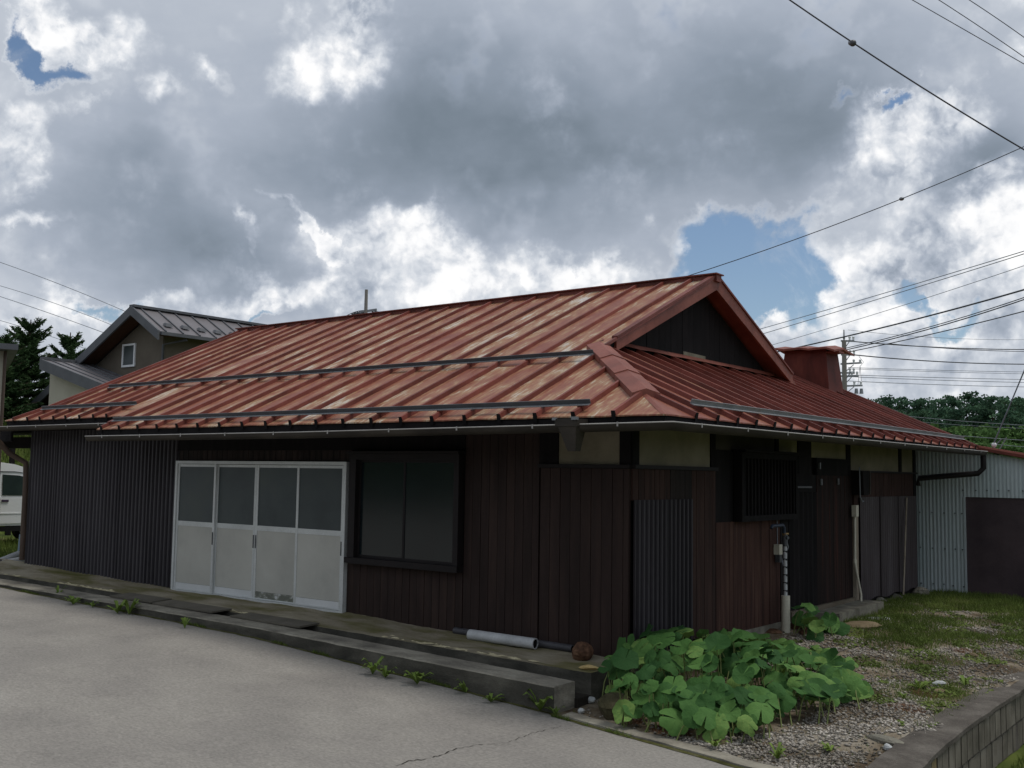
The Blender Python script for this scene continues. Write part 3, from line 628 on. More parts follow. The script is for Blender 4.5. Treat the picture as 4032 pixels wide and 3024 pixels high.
for (a, b, yy) in ((gl0, mid + 0.02, -0.045), (mid - 0.02, gl1, -0.075)):
    m_ = MB(); zz0, zz1 = zw0 + .045, zw1 - fw; t = 0.034
    m_.box((a, yy, zz0), (a + t, yy + .024, zz1)); m_.box((b - t, yy, zz0), (b, yy + .024, zz1)); m_.box((a + t, yy, zz0), (b - t, yy + .024, zz0 + t)); m_.box((a + t, yy, zz1 - t), (b - t, yy + .024, zz1))
    sh = part('sash', m_, 'winframe', wn)
    m_ = MB(); m_.box((a + t, yy + .008, zz0 + t), (b - t, yy + .014, zz1 - t)); part('pane', m_, 'frost2', wn)
# rail, posts and plaster above the boards (front side, by the corner)
mb = MB(); mb.box((-1.185, -0.055, 1.865), (0.0, 0.02, 1.905)); part('rail', mb, 'winframe', H)
for (a, b) in ((-1.185, -0.935), (-0.135, 0.0)):
    m_ = MB(); m_.box((a, -0.02, 1.907), (b, 0.02, 2.42)); part('post', m_, 'black', H)
m_ = MB(); m_.box((-0.933, -0.004, 1.907), (-0.137, 0.02, 2.42)); part('plaster_panel', m_, 'plaster', H)

# ---- right wall (x = 0)
def boards_y(a0, a1, w, z0, z1, matn, x0=0.016, wid=0.02):
    y = a0
    while y < a1 - 0.015:
        b = min(y + w * random.uniform(0.96, 1.04), a1); t = random.uniform(0, 0.006)
        m_ = MB(); m_.box((-wid, y + .003, z0), (x0 + t, b - .003, z1)); part('board', m_, matn, H); y = b
boards_y(0.012, 0.80, 0.11, 1.53, 1.862, 'redboard', 0.013)
boards_y(0.80, 1.30, 0.11, 1.53, 1.862, 'darkwood', 0.013)
boards_y(1.30, 1.885, 0.10, -0.05, 1.862, 'redboard', 0.014)
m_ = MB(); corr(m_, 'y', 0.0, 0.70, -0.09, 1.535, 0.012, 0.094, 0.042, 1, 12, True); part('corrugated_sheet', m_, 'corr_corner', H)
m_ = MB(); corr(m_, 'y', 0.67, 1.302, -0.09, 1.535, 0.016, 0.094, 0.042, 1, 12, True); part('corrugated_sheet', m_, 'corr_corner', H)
mb = MB(); mb.box((-0.02, 0.0, 1.865), (0.055, 1.89, 1.905)); part('rail', mb, 'winframe', H)
m_ = MB(); m_.box((-0.02, 0.137, 1.907), (0.004, 1.765, 2.42)); part('plaster_panel', m_, 'plaster', H)
m_ = MB(); m_.box((-0.02, 0.0, 1.907), (0.018, 0.135, 2.42)); part('post', m_, 'black', H)
m_ = MB(); m_.box((-0.02, 1.767, 1.907), (0.02, 1.885, 2.42)); part('post', m_, 'black', H)
m_ = MB(); m_.box((-0.02, 1.888, 2.12), (0.003, 3.60, 2.42)); part('plaster_panel', m_, 'plaster_dark', H, label='dark plaster panel above the lattice window')
m_ = MB(); m_.box((-0.02, 1.888, 1.0), (0.008, 2.36, 2.118)); part('panel', m_, 'black', H)  # black sheet standing in for the shadow left of the lattice window
for (a, b, z) in ((3.602, 3.70, 1.907), (4.34, 4.80, 1.85), (6.17, 6.33, 1.55), (8.60, 8.735, 1.93), (9.36, 9.5, -0.05)):
    m_ = MB(); m_.box((-0.02, a, z), (0.022, b, 2.42)); part('post', m_, 'black', H)
for (a, b, z) in ((3.702, 4.338, 1.907), (4.802, 6.168, 2.09), (6.332, 8.598, 1.93), (8.737, 9.358, 1.93)):
    m_ = MB(); m_.box((-0.02, a, z), (0.004, b, 2.42)); part('plaster_panel', m_, 'plaster', H)
boards_y(1.895, 3.735, 0.115, -0.09, 1.25, 'redplank', 0.012)
# lattice window box
mb = MB(); x1 = 0.13; ya, yb, za, zb = 2.37, 4.06, 1.25, 2.10
mb.box((0.012, ya, za), (x1, yb, za + .07)); mb.box((0.012, ya, zb - .07), (x1, yb, zb)); mb.box((0.012, ya, za + .07), (x1, ya + .06, zb - .07)); mb.box((0.012, yb - .06, za + .07), (x1, yb, zb - .07)); mb.box((0.012, ya + .06, za + .07), (0.03, yb - .06, zb - .07))
lw = part('lattice_window', mb, 'black', H)
m_ = MB(); m_.box((0.012, ya - .06, zb + .002), (x1 + .07, yb + .08, zb + .035)); part('hood', m_, 'black', lw)
for k in range(16):
    y = ya + 0.1 + k * (yb - ya - 0.2) / 15; m_ = MB(); m_.box((x1 - .035, y - .012, za + .07), (x1 - .012, y + .012, zb - .07)); part('lattice_slat', m_, 'black', lw)
# recess post, dark sheet, door planks
m_ = MB(); m_.box((-0.02, 3.74, -0.12), (0.02, 3.99, 1.905)); part('post', m_, 'black', H)
m_ = MB(); corr(m_, 'y', 4.0, 4.96, 0.02, 1.60, 0.0, 0.16, 0.03, 1, 6); part('corrugated_sheet', m_, 'black', H)
m_ = MB(); m_.box((-0.02, 4.0, 1.602), (0.02, 4.96, 1.848)); part('panel', m_, 'black', H)
m_ = MB(); m_.box((0.0, 4.1, 1.66), (0.06, 4.72, 1.685)); part('door_track', m_, 'steel', H)
boards_y(4.97, 6.36, 0.155, 0.02, 1.84, 'door_plank', 0.02)
m_ = MB(); m_.box((-0.02, 4.97, 1.842), (0.03, 6.168, 2.088)); part('lintel_beam', m_, 'black', H)
m_ = MB(); m_.box((-0.05, 3.99, -0.12), (0.06, 6.42, 0.016)); part('door_sill', m_, 'sill', H)
for (y, z) in ((5.05, 1.97), (5.1, 1.74), (5.75, 1.75)):
    m_ = MB(); m_.box((0.032, y - .014, z - .04), (0.055, y + .014, z + .05)); part('hook', m_, 'galv', H)
m_ = MB(); m_.box((-0.02, 6.37, -0.03), (0.075, 6.47, 1.32)); part('door_post', m_, 'bare', H, label='bare grey wooden post at the end of the plank door')
m_ = MB(); m_.box((-0.02, 6.48, -0.03), (0.012, 6.66, 1.9)); part('panel', m_, 'redboard', H)
boards_y(6.67, 9.355, 0.13, 1.50, 1.90, 'redboard', 0.01)
m_ = MB(); m_.box((-0.02, 6.34, 1.902), (0.05, 9.5, 1.928)); part('rail', m_, 'winframe', H)
for k, (a, b) in enumerate(((6.66, 7.60), (7.57, 8.50), (8.47, 9.44))):
    m_ = MB(); corr(m_, 'y', a, b, lambda y: -0.07 + 0.02 * math.sin(y * 7), 1.52, 0.008 + 0.004 * (k % 2), 0.094, 0.032, 1, 6); part('corrugated_sheet', m_, 'corr_brown', H)

# ---- eaves: soffits, fascia
mb = MB()
mb.hexa([(-12.4, -0.44, 2.44), (-8.72, -0.44, 2.44), (-8.72, 0.1, 2.60), (-12.4, 0.1, 2.60)], [(-12.4, -0.44, 2.50), (-8.72, -0.44, 2.50), (-8.72, 0.1, 2.70), (-12.4, 0.1, 2.70)])
mb.hexa([(-8.715, -0.92, 2.255), (0.92, -0.92, 2.255), (0.0, 0.1, 2.43), (-8.715, 0.1, 2.43)], [(-8.715, -0.92, 2.33), (0.92, -0.92, 2.33), (0.0, 0.1, 2.60), (-8.715, 0.1, 2.60)])
mb.hexa([(0.921, -0.919, 2.255), (0.921, 9.88, 2.255), (-0.1, 9.88, 2.43), (-0.1, 0.101, 2.43)], [(0.921, -0.919, 2.33), (0.921, 9.88, 2.33), (-0.1, 9.88, 2.60), (-0.1, 0.101, 2.60)])
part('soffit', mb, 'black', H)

# ---- roof planes: deck > sheet panels and ribs
def roof_deck(name, polys, dz=-0.02):
    m_ = MB()
    for poly in polys:
        n = len(poly); b = [(p[0], p[1], p[2] + dz - .05) for p in poly]; t = [(p[0], p[1], p[2] + dz) for p in poly]
        m_.add(b + t, [tuple(range(n))[::-1], tuple(range(n, 2 * n))] + [(i, (i + 1) % n, n + (i + 1) % n, n + i) for i in range(n)])
    return part(name, m_, 'black', H)
F = lambda x, y: (x, y, zf(y)); K = lambda x, y: (x, y, zs(x))
front = roof_deck('front_roof', [[F(-12.0, 0.06), F(-8.74, 0.06), F(-8.74, -0.93), F(0.93, -0.93), F(xg - .02, 1.17), F(xg - .02, yr), F(-12.0, yr)], [F(-12.48, -0.43), F(-8.76, -0.43), F(-8.76, 0.05), F(-12.02, 0.05)]])
side = roof_deck('side_roof', [[K(0.93, -0.92), K(0.93, We - .02), K(-2.35, We - .02), K(-2.35, 7.4), K(-1.42, 6.9), K(-1.42, 1.45), K(-1.1, 1.13)]])
m_ = MB(); back = [(-12.0, yr, zr - .02), (xg - .02, yr, zr - .02), (xg - .02, 7.6, zr - s * (7.6 - yr) - .02), (-12.0, 7.6, zr - s * (7.6 - yr) - .02)]
m_.add(back + [(p[0], p[1], p[2] - .07) for p in back], [(0, 1, 2, 3), (7, 6, 5, 4), (0, 4, 5, 1), (1, 5, 6, 2), (2, 6, 7, 3), (3, 7, 4, 0)])
b2 = [(-12.0, 7.602, zr - s * (7.6 - yr) - .02), (-2.4, 7.602, zr - s * (7.6 - yr) - .02), (-2.4, 10.1, 2.1), (-12.0, 10.1, 2.1)]
m_.add(b2 + [(p[0], p[1], p[2] - .07) for p in b2], [(0, 1, 2, 3), (7, 6, 5, 4), (0, 4, 5, 1), (1, 5, 6, 2), (2, 6, 7, 3), (3, 7, 4, 0)])
part('back_roof', m_, 'redtrim', H)

def sheet_panel(name, P, pts_bottom, pts_top, matn, parent, sub=7):
    """pts_bottom = (a,b) ends of the low edge, pts_top the high edge; P maps (x,y) onto the plane. slightly dished sheet with a turned-down lip"""
    m_ = MB(); vs = []; nu = 3
    for j in range(sub + 1):
        t = j / sub
        for i in range(nu + 1):
            k = i / nu
            bx = pts_bottom[0][0] + (pts_bottom[1][0] - pts_bottom[0][0]) * k; by = pts_bottom[0][1] + (pts_bottom[1][1] - pts_bottom[0][1]) * k
            tx = pts_top[0][0] + (pts_top[1][0] - pts_top[0][0]) * k; ty = pts_top[0][1] + (pts_top[1][1] - pts_top[0][1]) * k
            p = P(bx + (tx - bx) * t, by + (ty - by) * t)
            vs.append((p[0], p[1], p[2] + (random.uniform(-.003, .004) if 0 < i < nu else 0.0)))
    fs = [(j * (nu + 1) + i, j * (nu + 1) + i + 1, (j + 1) * (nu + 1) + i + 1, (j + 1) * (nu + 1) + i) for j in range(sub) for i in range(nu)]
    o_ = len(vs)
    for i in range(nu + 1): vs.append((vs[i][0], vs[i][1], vs[i][2] - 0.014))
    fs += [(o_ + i, o_ + i + 1, i + 1, i) for i in range(nu)]
    m_.add(vs, fs, False)
    part(name, m_, matn, parent)
def rib(P, p, q, w, h, parent):
    j = random.uniform(-.007, .007); m_ = MB(); a = Vector(P(*p)); b = Vector(P(*q)) + (Vector((j, 0, 0)) if P is F else Vector((0, j, 0))); d = (b - a).normalized(); nrm = Vector((0, -s, 1)).normalized() if P is F else Vector((s, 0, 1)).normalized()
    sd = d.cross(nrm).normalized(); bt = 0.5 * w
    bot = [a - sd * bt * 1.2, a + sd * bt * 1.2, b + sd * bt * 1.2, b - sd * bt * 1.2]; top = [a - sd * bt * .85 + nrm * h, a + sd * bt * .85 + nrm * h, b + sd * bt * .85 + nrm * h, b - sd * bt * .85 + nrm * h]
    bot = [p_ + nrm * 0.001 for p_ in bot]; m_.hexa(bot, top)
    # dark end cap that drops over the eave
    c = a - d * 0.006; m_.m = 1
    dz = Vector((0, 0, -0.055))
    q4 = [c - sd * bt * 1.1, c + sd * bt * 1.1, c + sd * bt * 1.05 + nrm * (h * 1.03), c - sd * bt * 1.05 + nrm * (h * 1.03)]
    m_.hexa([q4[0] + dz, q4[1] + dz, q4[1] + dz + d * 0.005, q4[0] + dz + d * 0.005], [q4[3], q4[2], q4[2] + d * 0.005, q4[3] + d * 0.005])
    part('rib', m_, ['rib', 'black'], parent)
RW, RH = 0.042, 0.048
fx_main = [0.384 - 0.472 * k for k in range(20)]          # main eave
fx_left = [-9.29, -9.67, -10.08, -10.50, -10.88, -11.32, -11.73]
def ytop(x): return yr - 0.09 if x <= xg - .03 else min(yr, -x - 0.05) if x > -1.2 else 1.2
allx = sorted(fx_main + fx_left)
for x in allx:
    yb = -0.948 if x > -8.72 else -0.447
    if x in fx_left and x > -8.9: continue
    yt = yr - 0.09 if x < xg else -x + 0.0
    rib(F, (x, yb), (x, yt), RW, RH, front)
bounds = [-12.02] + allx + [0.951]
for a, b in zip(bounds[:-1], bounds[1:]):
    yb = -0.951 if a > -8.9 else -0.45
    if a < -8.7 < b or abs(a + 8.584) < .01 and False: yb = -0.45
    def yt(x): return yr - 0.02 if x < xg + 0.01 else -x
    ybl = ybr = yb
    if b > xg + 0.02 > a:    # the panel under the gable foot: split at the verge
        sheet_panel('roof_panel', F, ((a, yb), (xg, yb)), ((a, yr - .02), (xg, yr - .02)), 'roof_front', front)
        sheet_panel('roof_panel', F, ((xg, yb), (b, yb)), ((xg, 1.18), (b, -b)), 'roof_front', front); continue
    if b < -0.9:      # two lapped sheets, the upper one over the lower
        lap = 0.74 + random.uniform(-.03, .03); FU = lambda x, y: (x, y, zf(y) + 0.007)
        sheet_panel('roof_panel', F, ((a, yb), (b, yb)), ((a, lap + .05), (b, lap + .05)), 'roof_front', front, 5)
        sheet_panel('roof_panel', FU, ((a, lap), (b, lap)), ((a, yt(a)), (b, yt(b))), 'roof_front', front, 6); continue
    sheet_panel('roof_panel', F, ((a, yb), (b, yb)), ((a, yt(a)), (b, max(yt(b), -0.9505))), 'roof_front', front, 4 if a > xg else 8)
# eave strip of main roof left of first rib, and left corner of the short eave
sheet_panel('roof_panel', F, ((-8.72, -0.951), (-8.584, -0.951)), ((-8.86, -0.451), (-8.584, -0.451)), 'roof_front', front, 2)
sheet_panel('roof_panel', F, ((-12.52, -0.45), (-12.02, -0.45)), ((-12.05, 0.05), (-12.02, 0.05)), 'roof_front', front, 2)
rib(F, (-12.22, -0.447), (-12.03, 0.06), RW, RH, front)
rib(F, (-12.0, 0.02), (-12.0, yr - .09), RW, RH, front)
rib(F, (xg + 0.004, 1.25), (xg + 0.004, yr - .09), RW, RH * 0.7, front)
# side roof
sy = [-0.363, 0.089, 0.54, 0.99, 1.46, 1.917, 2.364, 2.829, 3.29, 3.73, 4.18, 4.62, 5.06, 5.50, 5.95, 6.37, 6.78, 7.207, 7.63, 8.04, 8.47, 8.91, 9.35, 9.74]
def xtop(y): return -y if y < 1.41 else (-1.40 if y < 7.0 else -2.33)
for y in sy: rib(K, (0.948, y), (xtop(y) + (0.02 if y > 1.4 else 0.0), y), RW, RH, side)
bs = [-0.951] + sy + [We]
for a, b in zip(bs[:-1], bs[1:]):
    if a < 1.41 < b:
        sheet_panel('roof_panel', K, ((0.951, a), (0.951, b)), ((-a, a), (-1.41, b)), 'roof_side', side, 6); continue
    xa, xb = xtop(a), xtop(b)
    if a < 7.0 < b: xa = xb = -1.45
    if a > 7.0: xa = xb = -2.34
    xa = min(xa, 0.9505)
    sheet_panel('roof_panel', K, ((0.951, a), (0.951, b)), ((xa, a), (xb, b)), 'roof_side', side, 6)
m_ = MB(); m_.bar(K(0.95, We - .01), K(-2.34, We - .01), 0.05, 0.05); part('verge_trim', m_, 'rib', side)
m_ = MB(); q = [(-2.34, 7.2, zs(-2.34)), (-2.34, We, zs(-2.34)), (-4.6, We, 2.7), (-4.6, 7.2, 2.7)]; m_.add(q, [(0, 1, 2, 3)]); part('rear_slope', m_, 'redtrim', side)
m_ = MB(); m_.bar((-2.34, 7.1, zs(-2.34)), (-2.34, We, zs(-2.34)), 0.16, 0.06); part('ridge_cap', m_, 'redtrim', side)
# ridge cap
m_ = MB(); m_.bar((-12.12, yr, zr - 0.07), (xg + 0.05, yr, zr - 0.07), 0.15, 0.10); m_.bar((-12.14, yr, zr + 0.031), (xg + 0.07, yr, zr + 0.031), 0.24, 0.018); part('ridge_cap', m_, 'rib', H)
# hip cap in three lapped lengths
hp = [(-1.25, 1.25), (-0.70, 0.70), (-0.16, 0.16), (0.44, -0.44)]
for i in range(3):
    a, b = hp[i], hp[i + 1]; lift = 0.075 - 0.004 * i
    n2 = Vector((1, -1, 0)).normalized(); sd = Vector((1, 1, 0)).normalized(); m_ = MB(); w = 0.145
    A = Vector((a[0], a[1], zf(a[1]) + lift)); B = Vector((b[0], b[1], zf(b[1]) + lift)) + (n2 * 0.03 if i < 2 else n2 * 0)
    drop = Vector((0, 0, -s * 0.707 * w - 0.0)); th = Vector((0, 0, -0.07))
    ring = lambda p: [p - sd * w + drop, p, p + sd * w + drop]
    ra, rb = ring(A), ring(B)
    vs = ra + rb + [p + th for p in ra] + [p + th for p in rb]
    m_.add(vs, [(0, 3, 4, 1), (1, 4, 5, 2), (0, 6, 9, 3), (2, 5, 11, 8), (3, 9, 10, 4), (4, 10, 11, 5), (0, 1, 7, 6), (1, 2, 8, 7)])
    part('hip_cap', m_, 'redtrim', H)
# corner sheet below the hip cap
m_ = MB(); vs = []
for j in range(5):
    t = j / 4; d_ = 0.44 + (0.951 - 0.44) * t; c = (d_, -d_, zf(-d_) + 0.012 * (1 - t)); vs += [(d_ - .05, -d_, zf(-d_) + .004), c, (d_, -d_ + .05, zf(-d_) + .004)]
m_.add(vs, [(3 * j, 3 * j + 3, 3 * j + 4, 3 * j + 1) for j in range(4)] + [(3 * j + 1, 3 * j + 4, 3 * j + 5, 3 * j + 2) for j in range(4)]); part('corner_fold', m_, 'redtrim', H)
# gable: bargeboards, wall, flashing
zfoot = zs(xg); dyf = 2.70
for sg in (-1, 1):
    yfoot = yr + sg * dyf; m_ = MB(); zz = zr - s * dyf
    top0 = Vector((xg, yfoot, zz + 0.02)); top1 = Vector((xg, yr, zr + 0.02)); dep = 0.185
    m_.hexa([(xg - .03, top0.y, top0.z - dep * 0.85), (xg + .012, top0.y, top0.z - dep * 0.85), (xg + .012, yr, zr + .02 - dep * 1.1), (xg - .03, yr, zr + .02 - dep * 1.1)],
            [(xg - .03, top0.y, top0.z), (xg + .012, top0.y, top0.z), (xg + .012, yr, zr + .02), (xg - .03, yr, zr + .02)])
    bb = part('bargeboard', m_, 'redtrim', H)
    m_ = MB(); m_.hexa([(xg - .06, top0.y, top0.z + .002), (xg + .03, top0.y, top0.z + .002), (xg + .03, yr, zr + .022), (xg - .06, yr, zr + .022)],
                       [(xg - .06, top0.y, top0.z + .035), (xg + .03, top0.y, top0.z + .035), (xg + .03, yr, zr + .055), (xg - .06, yr, zr + .055)]); part('verge_trim', m_, 'rib', bb)
# soffit of the gable overhang
yk = 0; xwall = -1.41
pl = 0.165; y = yr - 2.52
while y < yr + 2.52:
    b = min(y + pl, yr + 2.52); za_, zb_ = zr - .17 - s * abs(y - yr), zr - .17 - s * abs(b - yr); z0 = zs(xwall) - .1
    if max(za_, zb_) > z0 + .06:
        m_ = MB(); t = random.uniform(0, .006); m_.hexa([(xwall - .03, y + .002, z0), (xwall + t, y + .002, z0), (xwall + t, b - .002, z0), (xwall - .03, b - .002, z0)], [(xwall - .03, y + .002, max(za_, z0 + .02)), (xwall + t, y + .002, max(za_, z0 + .02)), (xwall + t, b - .002, max(zb_, z0 + .02)), (xwall - .03, b - .002, max(zb_, z0 + .02))]); part('gable_board', m_, 'black', H)
    y = b
p0 = onX(2690, 1383, xwall + .012); p1 = onX(2776, 1424, xwall + .012)
m_ = MB(); m_.hexa([(xwall + .007, p0[1], p0[2] - .10), (xwall + .02, p0[1], p0[2] - .10), (xwall + .02, p1[1], p0[2] - .11), (xwall + .007, p1[1], p0[2] - .11)], [(xwall + .007, p0[1], p0[2]), (xwall + .02, p0[1], p0[2]), (xwall + .02, p1[1], p0[2] - .01), (xwall + .007, p1[1], p0[2] - .01)]); part('patch_board', m_, 'paperlight', H)
m_ = MB(); vs = []
for yy in np.linspace(1.5, 6.95, 20): vs += [(xwall + .02, yy, zs(xwall) + .085), (xwall + .055, yy, zs(xwall) + .065), (xwall + .10, yy, zs(xwall) + .02 + random.uniform(-.006, .006))]
m_.add(vs, [(3 * i + k, 3 * i + k + 1, 3 * i + 4 + k, 3 * i + 3 + k) for i in range(19) for k in (0, 1)]); part('flashing', m_, 'redtrim', H)
# left gable end
m_ = MB(); m_.add([(-11.98, 0.1, 2.3), (-11.98, 8.3, 2.3), (-11.98, 8.3, 2.8), (-11.98, yr, zr - .1), (-11.98, 0.1, 2.75)], [(4, 3, 2, 1, 0)]); part('gable_wall', m_, 'darkwood', H)
# snow guards: bar and brackets
def guard(P, a, b, xs_, matn):
    m_ = MB(); A = Vector(P(*a)); B = Vector(P(*b)); n = Vector((0, -s, 1)).normalized() if P is F else Vector((s, 0, 1)).normalized(); dn = Vector((0, -1, -s)).normalized() if P is F else Vector((1, 0, -s)).normalized()
    o0 = n * (RH + .012); h = 0.052
    for (off, w_, hh) in ((Vector((0, 0, 0)), 0.010, h), ):
        m_.hexa([A + o0, A + o0 + dn * .012, B + o0 + dn * .012, B + o0], [A + o0 + n * h, A + o0 + dn * .012 + n * h, B + o0 + dn * .012 + n * h, B + o0 + n * h])
    m_.m = 1; m_.hexa([A + o0 + dn * .013, A + o0 + dn * .055, B + o0 + dn * .055, B + o0 + dn * .013], [A + o0 + dn * .013 + n * .008, A + o0 + dn * .055 + n * .008, B + o0 + dn * .055 + n * .008, B + o0 + dn * .013 + n * .008])
    g = part('snow_guard', m_, [matn, 'galv'], H)
    for q in xs_:
        c = Vector(P(q, a[1]) if P is F else P(a[0], q)); sd = Vector((1, 0, 0)) if P is F else Vector((0, 1, 0)); m_ = MB()
        m_.hexa([c - sd * .03 - dn * .04, c + sd * .03 - dn * .04, c + sd * .03 + dn * .05, c - sd * .03 + dn * .05], [c - sd * .03 - dn * .04 + n * (RH + .011), c + sd * .03 - dn * .04 + n * (RH + .011), c + sd * .03 + dn * .05 + n * (RH + .011), c - sd * .03 + dn * .05 + n * (RH + .011)])
        part('bracket', m_, 'rib', g)
guard(F, (-11.33, 0.833), (-1.02, 0.833), [x for x in allx if -11.4 < x < -1.1][::2], 'steel')
guard(F, (-8.50, -0.778), (0.02, -0.778), [x for x in fx_main if x < 0][::2], 'steel')
guard(F, (-11.82, -0.12), (-8.95, -0.12), fx_left[::2], 'steel')
guard(K, (0.726, -0.112), (0.726, 9.75), [y for y in sy if y > 0][::2], 'galv')
# gutters: half-round channels on hooks
def gutter(pts, r, nm='gutter'):
    m_ = MB(); P_ = [Vector(p) for p in pts]; vs = []; n = 7
    for i, p in enumerate(P_):
        d = (P_[min(i + 1, len(P_) - 1)] - P_[max(i - 1, 0)]); d.z = 0; d.normalize(); o_ = Vector((d.y, -d.x, 0))
        sc = 1.0
        if 0 < i < len(P_) - 1:
            d1 = (P_[i] - P_[i - 1]).normalized(); sc = 1 / max(0.5, abs(d.dot(Vector((d1.x, d1.y, 0)))))
        for k in range(n + 1):
            t = math.pi * k / n; vs.append(p + o_ * (r * math.cos(t) * sc) + Vector((0, 0, -r * 1.15 * math.sin(t))))
    k = n + 1; fs = [(i * k + j, i * k + j + 1, (i + 1) * k + j + 1, (i + 1) * k + j) for i in range(len(P_) - 1) for j in range(n)]
    m_.add(vs, fs, True); m_.add(vs[:k], [tuple(range(k))]); m_.add(vs[-k:], [tuple(range(k))[::-1]])
    g = part(nm, m_, 'gutter', H)
    lip = MB(); lip.tube([vs[i * k] for i in range(len(P_))], 0.007, 5); part('gutter_lip', lip, 'gutter_lip', g)
    L_ = 0; acc = []
    for i in range(len(P_) - 1):
        seg = (P_[i + 1] - P_[i]).length; nn = max(1, int(seg / 0.9))
        for q in range(nn):
            t = (q + .5) / nn; c = P_[i].lerp(P_[i + 1], t); d = (P_[i + 1] - P_[i]).normalized(); o_ = Vector((d.y, -d.x, 0))
            hk = MB(); hk.bar(c + o_ * (r + .012) + Vector((0, 0, -.03)), c + o_ * (r + .012) + Vector((0, 0, .012)), .016, .006, tuple(o_)); part('hook', hk, 'gutter_lip', g)
    return g
zg = 2.262
gutter([(-8.80, -1.02, 2.255), (-4, -1.02, 2.255), (1.02, -1.02, 2.285), (1.02, 5, 2.30), (1.02, 10.02, 2.31)], 0.066)
gutter([(-12.56, -0.53, 2.475), (-8.78, -0.53, 2.475)], 0.068)
# fascia boards
m_ = MB(); m_.box((-8.71, -0.935, 2.25), (0.935, -0.915, 2.345)); m_.box((0.915, -0.912, 2.25), (0.935, 9.88, 2.345)); m_.box((-12.44, -0.438, 2.42), (-8.73, -0.42, 2.53)); part('fascia', m_, 'black', H)
# rain hopper under the front gutter
hc = onY(2238, 1690, -1.1); m_ = MB(); cx, cz = hc[0], 2.29
m_.hexa([(cx - .125, -1.15, cz - .03), (cx + .125, -1.15, cz - .03), (cx + .125, -0.95, cz - .03), (cx - .125, -0.95, cz - .03)], [(cx - .13, -1.155, cz + .045), (cx + .13, -1.155, cz + .045), (cx + .13, -.945, cz + .045), (cx - .13, -.945, cz + .045)])
m_.hexa([(cx - .02, -1.08, cz - .27), (cx + .07, -1.08, cz - .27), (cx + .07, -.99, cz - .27), (cx - .02, -.99, cz - .27)], [(cx - .10, -1.14, cz - .031), (cx + .115, -1.14, cz - .031), (cx + .115, -.96, cz - .031), (cx - .10, -.96, cz - .031)])
hb = part('rain_hopper', m_, 'gutter', H)
m_ = MB(); m_.box((cx - .15, -1.17, cz + .03), (cx - .115, -1.13, cz + .055)); m_.box((cx + .08, -1.17, cz + .03), (cx + .14, -1.13, cz + .06)); part('clip', m_, 'galv', hb)
# downpipes
a = onX(3858, 1775, 1.02); m_ = MB()
P1 = [(1.02, 9.98, 2.24), (1.02, 9.98, 2.02), (0.94, 9.95, 1.93), (0.05, 9.56, 1.83), (0.03, 9.56, 1.70)]
m_.tube(P1, 0.05, 10); part('downpipe', m_, 'winframe', H)
m_ = MB(); m_.tube([(-12.60, -0.53, 2.42), (-12.62, -0.52, 2.25), (-12.58, -0.30, 2.02), (-12.46, -0.06, 1.86), (-12.44, -0.05, 1.5), (-12.43, -0.05, 0.16)], 0.05, 10); part('downpipe', m_, 'brownpipe', H)
m_ = MB(); m_.tube([(-12.445, 0.0, 1.9), (-12.44, 0.0, 1.55)], 0.012, 6); m_.box((-12.52, -0.02, 1.45), (-12.44, 0.03, 1.56)); part('cable_bracket', m_, 'gutter_lip', H)
# roof vent with buckled cap
V0 = MB(); yv = 8.5; zb0 = 2.95
V0.hexa([(-2.14, yv, zb0), (-1.12, yv, zb0), (-1.12, yv + .78, zb0), (-2.14, yv + .78, zb0)], [(-1.98, yv + .04, 4.10), (-1.215, yv + .04, 4.10), (-1.215, yv + .60, 4.10), (-1.98, yv + .60, 4.10)])
vt = part('roof_vent', V0, 'ventred', H)
m_ = MB(); vs = []; n = 8
for i in range(n + 1):
    t = i / n; x = -2.26 + 1.26 * t; zz = 4.165 - 0.05 * t + 0.012 * math.sin(t * 17) - (0.02 if i == 0 else 0) - (0.03 if i == n else 0)
    vs += [(x, yv - .12, zz - .02), (x + .015, yv + .3, zz + .05), (x + .03, yv + .78, zz - .02)]
fs = [(3 * i + k, 3 * i + 3 + k, 3 * i + 4 + k, 3 * i + 1 + k) for i in range(n) for k in (0, 1)]
m_.add(vs, fs); o_ = [(p[0], p[1], p[2] - .035) for p in vs]; m_.add(o_, [f_[::-1] for f_ in fs])
m_.add([vs[3 * i] for i in range(n + 1)] + [o_[3 * i] for i in range(n + 1)], [(n + 1 + i, n + 2 + i, i + 1, i) for i in range(n)]); m_.add([vs[3 * n], vs[3 * n + 1], vs[3 * n + 2], o_[3 * n], o_[3 * n + 1], o_[3 * n + 2]], [(0, 3, 4, 1), (1, 4, 5, 2)])
part('vent_cap', m_, 'redtrim', vt, label='buckled red vent cap with torn corner')
m_ = MB(); m_.box((-1.21, yv + .05, 4.02), (-0.98, yv + .3, 4.05)); part('bracket', m_, 'rib', vt)
# ------------------------------------------------------------------ pale corrugated shed behind the house
ysd = 10.3
SH = thing('shed', 'pale green corrugated iron shed with a red roof edge and a dark doorway', 'shed', (1, 10.3, -0.2))
Ls = (-1, -10.3, 0.2)
def shroof(x): return 2.345 - 0.185 * (x - 0.87)
ox = 0.61; zo = 1.512
for k, (a, b) in enumerate(((-0.9, 0.05), (0.02, ox))):
    m_ = MB(); corr(m_, 'x', a, b, -0.24, (lambda x: shroof(x) - .03), ysd - .004 * (k % 2), 0.066, 0.016, -1); part('corrugated_sheet', m_, 'corr_pale', SH, Ls)
for k, (a, b) in enumerate(((ox, 1.36), (1.33, 2.1), (2.07, 2.9), (2.87, 3.9))):
    m_ = MB(); corr(m_, 'x', a, b, zo, (lambda x: shroof(x) - .03), ysd - .004 * (k % 2), 0.066, 0.016, -1); part('corrugated_sheet', m_, 'corr_pale', SH, Ls)
